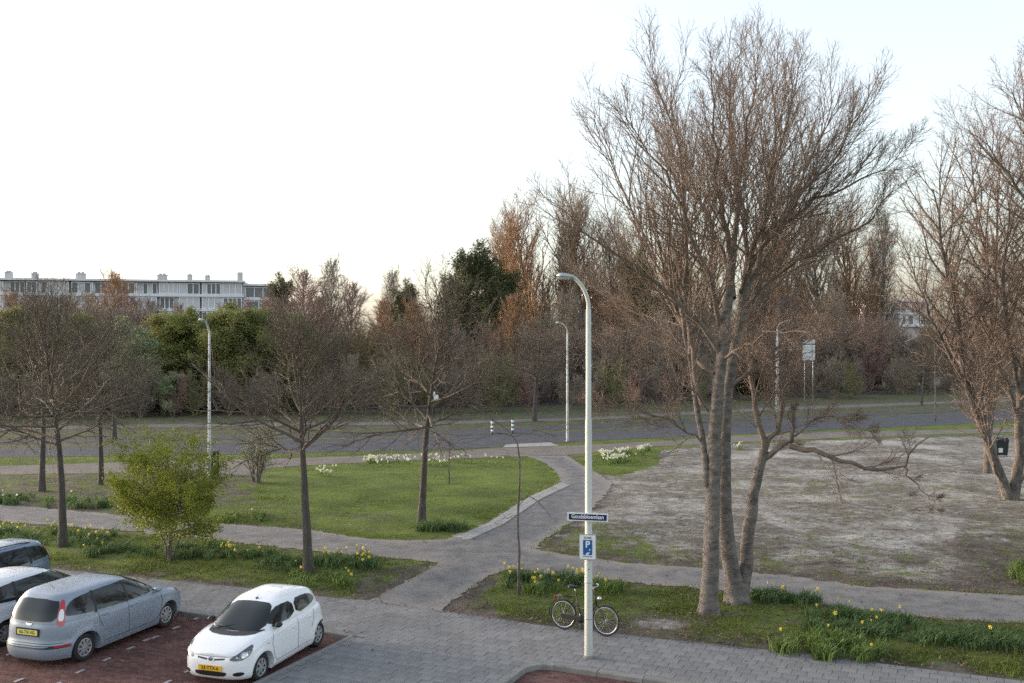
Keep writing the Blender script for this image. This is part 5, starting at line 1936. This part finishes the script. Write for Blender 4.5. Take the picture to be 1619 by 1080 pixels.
# --- white hatchback
def fit_white(decal, e, body, paint):
    wind = [(-.60, .985), (-.3, .955), (.3, .955), (.60, .985), (.535, 1.20), (.44, 1.36), (.2, 1.385), (-.2, 1.385), (-.44, 1.36), (-.535, 1.20)]
    decal('windscreen', wind, 0, 'glass', .005, 'cabin')
    decal('cowl', [(-.62, .955), (-.3, .925), (.3, .925), (.62, .955), (.6, .985), (.3, .962), (-.3, .962), (-.6, .985)], 0, 'black', .006, 'both')
    for vw in ('L', 'R'):
        decal('front_window', [(.66, 1.005), (-.26, 1.03), (-.30, 1.345), (.10, 1.335), (.36, 1.23)], vw, 'glass', .005, 'cabin')
        decal('rear_window', [(-.33, 1.035), (-.98, 1.09), (-1.22, 1.17), (-1.12, 1.29), (-.85, 1.345), (-.37, 1.35)], vw, 'glass', .005, 'cabin')
        seam(decal, [(.66, .95), (.72, .7), (.66, .40), (.55, .30)], vw, body)
        seam(decal, [(-.30, 1.0), (-.31, .7), (-.30, .30)], vw, body)
        seam(decal, [(-1.0, 1.02), (-.97, .75), (-.88, .6)], vw, body)
        seam(decal, [(.55, .30), (-.86, .31)], vw, body, .004)
        s = 1 if vw == 'L' else -1
        handle(e, -.14, .795, .82, s, 'white_paint')
        handle(e, -.80, .79, .86, s, 'white_paint')
        decal('indicator', [(.83, .74), (.91, .745), (.91, .765), (.83, .76)], vw, 'rim', .004, 'body', body, .03, 0)
        hx = -.52
        hl = decal('headlight', [(s * (hx + t), z) for t, z in [(-.22, .60), (.0, .575), (.16, .625), (.25, .70), (.30, .845), (.14, .79), (-.06, .69)]], s * 38, 'head_lens', .006, 'body', body, .04)
        if hl:
            c = [(s * (hx + .10 + .072 * math.cos(t)), .675 + .055 * math.sin(t)) for t in np.linspace(0, 2 * PI, 17)[:-1]]
            decal('lamp_reflector', c, s * 38, 'chrome', .010, 'body', hl, .02, 0)
            c = [(s * (hx + .10 + .035 * math.cos(t)), .675 + .03 * math.sin(t)) for t in np.linspace(0, 2 * PI, 13)[:-1]]
            decal('lamp_bulb', c, s * 38, 'white_lens', .013, 'body', hl, .02, 0)
        c = [(s * (.22 + .10 * math.cos(t)), .315 + .045 * math.sin(t)) for t in np.linspace(0, 2 * PI, 17)[:-1]]
        decal('fog_recess', c, s * 12, 'black', .005, 'body', body, .03, 0)
        decal('grille_slot', [(s * .075, .575), (s * .30, .60), (s * .31, .625), (s * .085, .61)], 0, 'black', .005, 'body', body, .03, 0)
        decal('tail_light', [(s * (.42 + t), z) for t, z in [(-.10, .80), (.06, .80), (.04, 1.02), (-.08, 1.02)]], 180 - s * 35, 'red_lens', .005, 'body', body, .03)
    decal('lower_grille', [(-.36, .315), (-.33, .365), (.33, .365), (.36, .315), (.28, .255), (-.28, .255)], 0, 'black', .005, 'body', body)
    em = decal('emblem', [(.075 * math.cos(t), .592 + .045 * math.sin(t)) for t in np.linspace(0, 2 * PI, 17)[:-1]], 0, 'chrome', .008, 'body', body, .03, 0)
    decal('emblem_centre', [(.055 * math.cos(t), .592 + .03 * math.sin(t)) for t in np.linspace(0, 2 * PI, 17)[:-1]], 0, 'dark_metal', .010, 'body', em, .03, 0)
    pl = Geo().box((0, 0, 0), (.012, .52, .11)).build('number_plate', 'plate', e, False)
    h = C_WHITE['xf'](np.array(.42))
    pl.location = (float(h) + .012, 0, .425)
    pl.rotation_euler = (0, .05, 0)
    text('33-TTX-6', .10, 'ink', pl, (.0075, 0, 0), (PI / 2, 0, PI / 2), .002, sx=.95)
    decal('bonnet_seam', [(-.62, .70), (-.4, .655), (0, .64), (.4, .655), (.62, .70), (.62, .707), (.4, .662), (0, .647), (-.4, .662), (-.62, .707)], 0, 'black', .002, 'body', body, .05, 0)
    decal('rear_screen', [(-.52, 1.08), (.52, 1.08), (.44, 1.32), (-.44, 1.32)], 180, 'glass', .005, 'cabin')
    mirror_pair(e, .50, .70, 1.035, 'black', .15)
    Geo().tube([(-.05 + .05, 0, 1.42), (-.08 + .05, 0, 1.50)], .004, 5).build('aerial', 'black', e)
    Geo().box((.02, 0, 1.425), (.06, .035, .03)).build('aerial_foot', 'black', e, False)
    for y0, y1 in ((.05, -.5), (-.52, -.02)):
        g = Geo()
        xx = .90
        g.tube([(.90, y0, .985), (.86, (y0 + y1) / 2, 1.015), (.80, y1, 1.05)], .008, 5)
        g.build('wiper', 'black', e)
C_WHITE = dict(
    zb=.17, R=.285, axles=(1.02, -1.32), track=.70, wmax=.807, spokes=7, n=(4.6, 5.6), gn=(3.6, 4.6),
    top=lambda x: pchip([-1.75, -1.66, -1.4, -.6, .3, .8, 1.05, 1.35, 1.55, 1.68, 1.75], [.90, 1.0, 1.04, 1.01, .975, .955, .92, .83, .74, .66, .62], x),
    xf=lambda z: pchip([.15, .22, .32, .45, .60, .75, .95, 1.1], [1.57, 1.655, 1.695, 1.70, 1.68, 1.63, 1.52, 1.45], z),
    xr=lambda z: pchip([.15, .25, .4, .6, .8, 1.0, 1.1], [-1.58, -1.66, -1.70, -1.70, -1.68, -1.63, -1.58], z),
    w=lambda z: pchip([.15, .25, .45, .62, .8, 1.0, 1.1], [.735, .785, .802, .806, .80, .775, .75], z),
    gz=(.90, 1.465),
    gxf=lambda z: pchip([.88, .95, 1.05, 1.2, 1.33, 1.41, 1.45, 1.466], [1.02, .93, .78, .53, .28, .05, -.18, -.40], z),
    gxr=lambda z: pchip([.88, 1.0, 1.1, 1.25, 1.36, 1.42, 1.45, 1.466], [-1.60, -1.58, -1.55, -1.47, -1.37, -1.20, -1.0, -.75], z),
    gw=lambda z: pchip([.88, 1.0, 1.1, 1.25, 1.36, 1.41, 1.445, 1.466], [.765, .745, .715, .655, .595, .535, .42, .22], z),
    fit=fit_white)

def place(front_px, rear_px, side, track, z=ZB):
    """wheel contact points of the visible side -> mid-axle position and heading; side +1 = car's left side seen"""
    a, b = np.array(G(*front_px, z)[:2]), np.array(G(*rear_px, z)[:2])
    d = unit(a - b)
    left = np.array([-d[1], d[0]])
    return (a + b) / 2, d, left, math.atan2(d[1], d[0])

mid, d, left, hd = place((405, 1077), (498, 1021), 1, .7)
C = C_WHITE
c = mid + np.array([.07, 0]) - left * (C['track'] + .0) - d * (sum(C['axles']) / 2)
car('white_hatchback', 'small white hatchback facing the camera, yellow plate at its nose', C, (c[0], c[1], ZB), hd, 'white_paint').scale = (1.0, 1.0, .95)

# --- silver-blue people carrier
def fit_mpv(decal, e, body, paint, plate='63-TX-VG', pm='plate_old', rails=False):
    decal('windscreen', [(-.66, 1.06), (.66, 1.06), (.56, 1.35), (.47, 1.52), (-.47, 1.52), (-.56, 1.35)], 0, 'glass', .005, 'cabin')
    decal('rear_screen', [(-.60, 1.045), (-.3, 1.02), (.3, 1.02), (.60, 1.045), (.565, 1.30), (.49, 1.46), (-.49, 1.46), (-.565, 1.30)], 180, 'glass', .006, 'cabin')
    for vw in ('L', 'R'):
        s = 1 if vw == 'L' else -1
        win = decal('side_window', [(1.12, 1.04), (.5, 1.03), (-.5, 1.05), (-1.72, 1.10), (-1.80, 1.16), (-1.66, 1.36), (-1.45, 1.45), (-.9, 1.49), (.05, 1.485), (.45, 1.41), (.85, 1.24)], vw, 'glass', .005, 'cabin')
        if win:
            for xa, xb in ((-.12, -.08), (-1.08, -1.03), (.72, .70)):
                decal('pillar', [(xa - .03, 1.03), (xa + .03, 1.03), (xb + .03, 1.49), (xb - .03, 1.49)], vw, 'black', .008, 'cabin', win, .1, 0)
        seam(decal, [(.98, 1.0), (1.02, .75), (.92, .45), (.80, .32)], vw, body)
        seam(decal, [(-.12, 1.02), (-.12, .7), (-.10, .30)], vw, body)
        seam(decal, [(-1.02, 1.04), (-1.02, .85), (-.92, .68)], vw, body)
        seam(decal, [(.80, .32), (-.9, .33)], vw, body, .005)
        decal('rubbing_strip', [(.78, .555), (-.86, .575), (-.86, .60), (.78, .58)], vw, paint, .014, 'body', body, .1, 0)
        handle(e, .05, .895, .90, s, paint)
        handle(e, -.86, .885, .93, s, paint)
        tx = .44
        tl = decal('tail_light', [(s * (tx + t), z) for t, z in [(.085, .92), (-.075, .92), (-.075, 1.12), (-.045, 1.44), (.03, 1.45), (.05, 1.25)]], 180 - s * 32, 'red_lens', .010, 'both', body, .04)
        if tl:
            decal('reversing_lamp', [(s * (tx + t), z) for t, z in [(.055, 1.03), (-.055, 1.03), (-.045, 1.26), (.035, 1.27)]], 180 - s * 32, 'white_lens', .015, 'both', tl, .04)
        decal('reflector', [(s * .62, .475), (s * .80, .475), (s * .80, .515), (s * .62, .515)], 180, 'red_lens', .008, 'body', body, .04, 0)
        decal('headlight', [(s * (-.74 + t), z) for t, z in [(-.14, .66), (.16, .70), (.24, .86), (.02, .82), (-.14, .74)]], s * 38, 'head_lens', .006, 'body', body, .05)
    decal('bumper_strip', [(-.80, .455), (.80, .455), (.80, .52), (-.80, .52)], 180, 'black', .006, 'body', body, .08, 0)
    decal('tailgate_seam', [(-.72, .555), (.72, .555), (.72, .567), (-.72, .567)], 180, 'black', .003, 'body', body, .08, 0)
    decal('lower_grille', [(-.5, .26), (.5, .26), (.56, .42), (-.56, .42)], 0, 'black', .005, 'body', body)
    decal('emblem', [(.085 * math.cos(t), .965 + .036 * math.sin(t)) for t in np.linspace(0, 2 * PI, 17)[:-1]], 180, 'chrome', .010, 'both', body, .03, 0)
    rx = float(C_MPV['xr'](np.array(.79)))
    Geo().box((rx - .006, 0, .79), (.016, .60, .17)).build('plate_recess', 'dark_metal', e, False)
    pl = Geo().box((0, 0, 0), (.012, .52, .11)).build('number_plate', pm, e, False)
    pl.location = (rx - .020, 0, .79)
    pl.rotation_euler = (0, 0, 0)
    if plate:
        text(plate, .10, 'ink', pl, (-.0075, 0, 0), (PI / 2, 0, -PI / 2), .002, sx=.95)
    mirror_pair(e, .86, .80, 1.07, paint, .18)
    Geo().tube([(-1.35, 0, 1.55), (-1.50, 0, 1.72)], .004, 5).build('aerial', 'black', e)
    decal('wiper', [(-.03, 1.06), (.03, 1.06), (-.30, 1.13), (-.32, 1.12)], 180, 'black', .012, 'cabin', e, None, 0)
    if rails:
        for s in (-1, 1):
            Geo().tube(smooth_poly([(.25, .56 * s, 1.50), (.15, .56 * s, 1.61), (-1.25, .56 * s, 1.60), (-1.40, .55 * s, 1.47)], 2, False), .016, 8).build('roof_rail', 'dark_metal', e)
C_MPV = dict(
    zb=.19, R=.31, axles=(1.28, -1.36), track=.79, wmax=.91, spokes=9, n=(4.2, 4.0), gn=(3.4, 4.0),
    top=lambda x: pchip([-2.2, -2.1, -1.8, -.6, .5, 1.05, 1.4, 1.75, 2.0, 2.12, 2.2], [.98, 1.04, 1.08, 1.05, 1.03, 1.01, .97, .89, .79, .70, .66], x),
    xf=lambda z: pchip([.15, .25, .40, .55, .72, .9, 1.1], [2.02, 2.12, 2.165, 2.16, 2.10, 1.98, 1.85], z),
    xr=lambda z: pchip([.15, .25, .38, .50, .58, .8, 1.0, 1.15], [-2.05, -2.13, -2.165, -2.16, -2.11, -2.09, -2.06, -2.02], z),
    w=lambda z: pchip([.15, .28, .5, .7, .9, 1.05, 1.15], [.84, .885, .905, .912, .90, .875, .855], z),
    gz=(.98, 1.595),
    gxf=lambda z: pchip([.96, 1.05, 1.2, 1.35, 1.47, 1.54, 1.58, 1.596], [1.33, 1.17, .90, .62, .36, .12, -.15, -.4], z),
    gxr=lambda z: pchip([.96, 1.05, 1.2, 1.35, 1.46, 1.54, 1.58, 1.596], [-2.06, -2.04, -1.99, -1.90, -1.82, -1.72, -1.45, -1.1], z),
    gw=lambda z: pchip([.96, 1.08, 1.2, 1.35, 1.46, 1.54, 1.58, 1.596], [.865, .845, .805, .735, .675, .60, .46, .24], z),
    fit=fit_mpv)
mid, d, left, hd = place((262, 991), (133, 1045), -1, .79)
C = C_MPV
c = mid + left * C['track'] - d * (sum(C['axles']) / 2)
car('people_carrier', 'silver-blue people carrier seen from its rear right corner', C, (c[0], c[1], ZB), hd, 'silver_paint').scale = (1.0, 1.0, .94)
# --- pale estate and blue-grey estate beyond it, cut by the picture edge
C2 = dict(C_MPV)
def fit_pale(decal, e, body, paint):
    fit_mpv(decal, e, body, paint, None, 'plate_old')
C2['fit'] = fit_pale
sc_ = .97
c2 = np.array(c) + left * 2.42 + d * .25
o = car('pale_estate_car', 'pale silver car cut by the left edge, beside the people carrier', C2, (c2[0], c2[1], ZB), hd + .02, 'pale_paint')
o.scale = (1.0, .96, .90)
C3 = dict(C_MPV)
C3['fit'] = lambda decal, e, body, paint: fit_mpv(decal, e, body, paint, None, 'plate', True)
c3 = np.array(c) + left * 4.95 + d * 1.1
o = car('blue_estate_car', 'blue-grey car with roof rails, only its rear end in view at the left edge', C3, (c3[0], c3[1], ZB), hd + PI, 'blue_paint')
o.scale = (1.0, .96, .93)

# ------------------------------------------------------------------ bulbs in bloom
def bed(name, label, quad, nclump, h, nfl, col, leafm='daff_leaf', seed=1, per=26, fsize=.05):
    r = np.random.default_rng(seed)
    q = [np.array(G(*p)[:2]) for p in quad]
    c0 = np.mean(q, 0)
    uv = r.random((nclump, 2))
    ctr = r.random((max(2, nclump // 9), 2))
    cl = r.random(nclump) < .65
    uv[cl] = np.clip(ctr[r.integers(0, len(ctr), cl.sum())] + r.normal(0, .07, (cl.sum(), 2)), 0, 1)
    P = (q[0] * (1 - uv[:, :1]) + q[1] * uv[:, :1]) * (1 - uv[:, 1:]) + (q[3] * (1 - uv[:, :1]) + q[2] * uv[:, :1]) * uv[:, 1:]
    e = thing(name, label, 'flowers', (c0[0], c0[1], 0), 0, 'daffodil beds')
    n = nclump * per
    ci = np.repeat(np.arange(nclump), per)
    az = r.uniform(0, 2 * PI, n)
    hh = h * r.uniform(.55, 1.1, n) * np.repeat(r.uniform(.7, 1.15, nclump), per)
    lean = r.uniform(.1, .55, n) * hh
    B = np.column_stack([P[ci] - c0 + r.normal(0, .075, (n, 2)), np.zeros(n)])
    dr = np.column_stack([np.cos(az), np.sin(az), 0 * az])
    sd_ = np.column_stack([-np.sin(az + 1), np.cos(az + 1), 0 * az]) * r.uniform(.007, .013, n)[:, None]
    p1 = B + dr * (lean * .35)[:, None] + Zh * (hh * .65)[:, None]
    p2 = B + dr * lean[:, None] * 1.2 + Zh * (hh * r.uniform(.75, 1.0, n))[:, None]
    v = np.stack([B - sd_, B + sd_, p1 + sd_, p1 - sd_, p2 + sd_ * .3, p2 - sd_ * .3], 1).reshape(-1, 3)
    f = np.concatenate([np.arange(n)[:, None] * 6 + np.array([0, 1, 2, 3]), np.arange(n)[:, None] * 6 + np.array([3, 2, 4, 5])])
    stuff(Geo().add(v, f, np.repeat(r.random(n), 6)).build('leaves', leafm, e, False))
    if nfl:
        ci = r.integers(0, nclump, nfl)
        st, fl = Geo(), Geo()
        for k in range(nfl):
            b0 = np.array([*(P[ci[k]] - c0 + r.normal(0, .10, 2)), 0])
            hgt = h * r.uniform(.95, 1.3)
            tp = b0 + np.array([r.normal(0, .04), r.normal(0, .04), hgt])
            st.tube([b0, tp], .005, 3, False)
            a = r.normal(-PI / 2, 1.1)
            nrm = unit(np.array([math.cos(a), math.sin(a), r.uniform(-.1, .7)]))
            ux = unit(np.cross(nrm, Zh)); uy = np.cross(nrm, ux)
            rr = fsize * r.uniform(.8, 1.2)
            vv = [tp + nrm * .005]
            for j in range(12):
                t = j * PI / 6
                q_ = rr if j % 2 == 0 else rr * .5
                vv.append(tp + (ux * math.cos(t) + uy * math.sin(t)) * q_)
            fl.add(vv, [(0, 1 + j, 1 + (j + 1) % 12) for j in range(12)], r.random())
            cv = [tp + (ux * math.cos(t) + uy * math.sin(t)) * rr * .3 for t in np.arange(6) * PI / 3] + \
                 [tp + nrm * rr * .7 + (ux * math.cos(t) + uy * math.sin(t)) * rr * .38 for t in np.arange(6) * PI / 3]
            fl.add(cv, [(j, (j + 1) % 6, 6 + (j + 1) % 6, 6 + j) for j in range(6)], r.random())
        stuff(st.build('stems', leafm, e))
        stuff(fl.build('blooms', col, e, False))
    return e
def Q(x0, y0, x1, y1, sk=0):
    return [(x0, y0), (x1, y0 + sk), (x1, y1 + sk), (x0, y1)]
bed('daffodil_bed', 'yellow daffodils around the trunk of the leftmost street tree', Q(-30, 838, 180, 862, 6), 90, .36, 26, 'yellow', seed=1)
bed('daffodil_bed', 'green bulb leaves under the leafing shrub', Q(135, 862, 350, 884, 4), 90, .33, 6, 'yellow', seed=2)
bed('daffodil_bed', 'small tight clump of yellow daffodils right of the leafing shrub', Q(352, 876, 372, 886), 8, .36, 14, 'yellow', seed=3)
bed('daffodil_bed', 'green bulb leaves left of the street tree behind the white car', Q(385, 876, 480, 902, 6), 46, .33, 3, 'yellow', seed=4)
bed('daffodil_bed', 'yellow daffodils right of the street tree behind the white car', Q(498, 884, 592, 902), 48, .38, 22, 'yellow', seed=5)
bed('daffodil_bed', 'fresh green bulb clump at the foot of the street tree behind the white car', Q(462, 908, 550, 932), 34, .36, 5, 'yellow', 'daff_leaf2', 6)
bed('daffodil_bed', 'yellow daffodils behind the thin bent sapling', Q(800, 912, 925, 934, 4), 62, .38, 24, 'yellow', seed=7)
bed('daffodil_bed', 'bright green bulb leaves just in front of the thin bent sapling bed', Q(838, 934, 882, 946), 16, .33, 3, 'yellow', 'daff_leaf2', 8)
bed('daffodil_bed', 'bright green bulb clump right of the lamp post above the bicycle', Q(930, 932, 985, 946), 24, .40, 3, 'yellow', 'daff_leaf2', 9)
bed('daffodil_bed', 'bulb leaves on the far side of the path at the left edge', Q(-30, 782, 95, 798, 6), 50, .36, 3, 'petal_white', seed=10)
bed('daffodil_bed', 'bulb leaves on the far side of the path behind the leafing shrub', Q(100, 788, 190, 804, 6), 44, .36, 1, 'petal_white', seed=11)
bed('daffodil_bed', 'low green bulb leaves on the dull grass left of the lawn', Q(345, 812, 415, 826), 26, .28, 1, 'petal_white', 'daff_leaf2', 12)
bed('daffodil_bed', 'bulb leaves at the foot of the lawn tree', Q(640, 832, 738, 842), 44, .36, 0, 'yellow', seed=13)
bed('daffodil_bed', 'daffodil leaves behind the twin trunks beside the path', Q(1195, 942, 1300, 958, 6), 44, .33, 6, 'yellow', seed=14)
bed('daffodil_bed', 'yellow daffodils in the middle of the right verge', Q(1282, 968, 1450, 1004, 16), 110, .36, 10, 'yellow', seed=15)
bed('daffodil_bed', 'bright bulb clump nearest the pavement on the right verge', Q(1232, 1006, 1330, 1036, 12), 60, .36, 2, 'yellow', 'daff_leaf2', 16)
bed('daffodil_bed', 'bulb clump nearest the pavement, right of the brighter one', Q(1335, 1020, 1400, 1044, 10), 34, .34, 1, 'yellow', 'daff_leaf2', 17)
bed('daffodil_bed', 'long band of bulb leaves at the right picture edge', Q(1450, 1000, 1660, 1026, 12), 120, .36, 2, 'yellow', seed=18)
bed('daffodil_bed', 'white daffodils along the top of the lawn', [(585, 730), (800, 725), (820, 736), (560, 742)], 70, .30, 130, 'petal_white', 'daff_leaf2', 19, 8, .075)
bed('daffodil_bed', 'dense white daffodils right of the lamp post near the far path', [(950, 722), (1030, 711), (1030, 727), (958, 738)], 60, .36, 170, 'petal_white', 'daff_leaf2', 20, 20, .075)
bed('daffodil_bed', 'small group of white daffodils on the lawn behind the white car tree', [(492, 752), (530, 744), (532, 752), (496, 762)], 10, .30, 20, 'petal_white', 'daff_leaf2', 21, 8, .07)
bed('daffodil_bed', 'few white flowers on the verge behind the twin trunks', [(1155, 708), (1190, 704), (1190, 710), (1155, 714)], 8, .30, 14, 'petal_white', 'daff_leaf2', 22, 12, .07)
bed('leafy_clump', 'fresh green leafy clump at the right edge of the sandy ground', Q(1598, 905, 1650, 930), 30, .55, 0, 'yellow', 'daff_leaf2', 23, 36)

# ------------------------------------------------------------------ grass blades and litter
def grass():
    r = np.random.default_rng(99)
    n = 520000
    X = r.uniform(-60, 1680, n)
    Yp = 540 + r.uniform(0, 1, n) ** .8 * 520 + 160
    Yp = np.where(Yp > 1085, r.uniform(720, 1080, n), Yp)
    k = CAM_H / (Yp - 540)
    P = np.stack([(X - 809.5) * k, FPX * k], 1)
    gm_, sm_ = mask(P)
    nz = .5 * vnoise(P, .9, 4) + .5 * vnoise(P, 2.6, 5)
    dens = np.clip((gm_ - .32) * 1.5, 0, 1) * np.clip((nz - .25) * 2.2, 0, 1)
    hd_ = np.minimum(-sdist(P, PATH), -sdist(P, PAVED_ALL))
    for q in (CYCLE, LANE1):
        hd_ = np.minimum(hd_, -sdist(P, q))
    ok = (r.random(n) < dens) & (hd_ > -.05)
    P, nz = P[ok], nz[ok]
    lawn = in_poly(P, LAWN)
    n = len(P)
    h = np.where(lawn, r.uniform(.02, .07, n), r.uniform(.03, .10, n) + (r.random(n) < .12) * r.uniform(.03, .12, n)) * (.6 + nz)
    bl = 3
    c = np.repeat(np.column_stack([P, np.full(n, .0)]), bl, 0)
    m = len(c)
    c[:, :2] += r.normal(0, .03, (m, 2))
    hh = np.repeat(h, bl) * r.uniform(.6, 1.2, m)
    az = r.uniform(0, 2 * PI, m)
    w = np.column_stack([np.cos(az), np.sin(az), 0 * az]) * .008
    tip = c + np.column_stack([r.normal(0, .35, (m, 2)) * hh[:, None], hh])
    v = np.stack([c - w, c + w, tip], 1)
    tint = np.repeat(np.clip(r.normal(.5, .22, m) + np.repeat((nz - .5) * .9, bl), 0, 1), 3)
    o = Geo().add(v.reshape(-1, 3), np.arange(m * 3).reshape(m, 3), tint).build('grass', 'blade', None, False)
    o['label'] = 'short green grass on the lawn and verges'
    o['category'] = 'grass'
    stuff(o)
grass()

# fallen twigs and scraps on the sandy ground
def scraps():
    r = np.random.default_rng(17)
    n = 5200
    X = r.uniform(560, 1660, n); Yp = r.uniform(700, 1040, n)
    k = CAM_H / (Yp - 540)
    P = np.stack([(X - 809.5) * k, FPX * k], 1)
    ok = (sdist(P, SAND) > 0) | ((Yp > 880) & (-sdist(P, PAVED_ALL) > 0) & (-sdist(P, PATH) > 0))
    P = P[ok]
    n = len(P)
    az = r.uniform(0, PI, n)
    L = r.uniform(.05, .35, n)
    d = np.column_stack([np.cos(az), np.sin(az), 0 * az]) * L[:, None] / 2
    c = np.column_stack([P, np.full(n, .055)])
    pts = np.stack([c - d, c + d * .2 + np.array([0, 0, .02]), c + d], 1)
    g = Geo()
    tubes(g, pts, np.full((n, 3), .007), 3)
    o = g.build('fallen_twigs', 'twig_dark')
    stuff(o)
    o['label'] = 'fallen twigs scattered over the sandy ground'
    o['category'] = 'twigs'
scraps()

def dead_leaves():
    r = np.random.default_rng(27)
    n = 26000
    X = r.uniform(-40, 1660, n); Yp = r.uniform(700, 1060, n)
    k = CAM_H / (Yp - 540)
    P = np.stack([(X - 809.5) * k, FPX * k], 1)
    pv = -sdist(P, PAVED_ALL)
    pt = -sdist(P, PATH)
    soft = (pv > -.15) & (pt > -.1) & (~in_poly(P, LAWN) | (r.random(n) < .15))
    ok = soft | ((pv < -.15) & (r.random(n) < .04)) | ((pt < -.1) & (r.random(n) < .08))
    P = P[ok]
    n = len(P)
    g = Geo()
    a = r.uniform(0, 2 * PI, n)
    s = r.uniform(.018, .05, n)
    ux = np.column_stack([np.cos(a), np.sin(a), r.normal(0, .3, n)]) * s[:, None]
    uy = np.column_stack([-np.sin(a), np.cos(a), r.normal(0, .3, n)]) * s[:, None] * .6
    hardp = (-sdist(P, PAVED_ALL) < 0) | (-sdist(P, PATH) < 0)
    c = np.column_stack([P, np.where(hardp, .03, .06)])
    v = np.stack([c - ux, c - uy, c + ux, c + uy], 1)
    o = g.add(v.reshape(-1, 3), np.arange(n * 4).reshape(n, 4), np.repeat(r.random(n), 4)).build('dead_leaves', 'dead_leaf', None, False)
    stuff(o)
    o['label'] = 'dry brown leaves scattered over soil and verges'
    o['category'] = 'leaves'
dead_leaves()
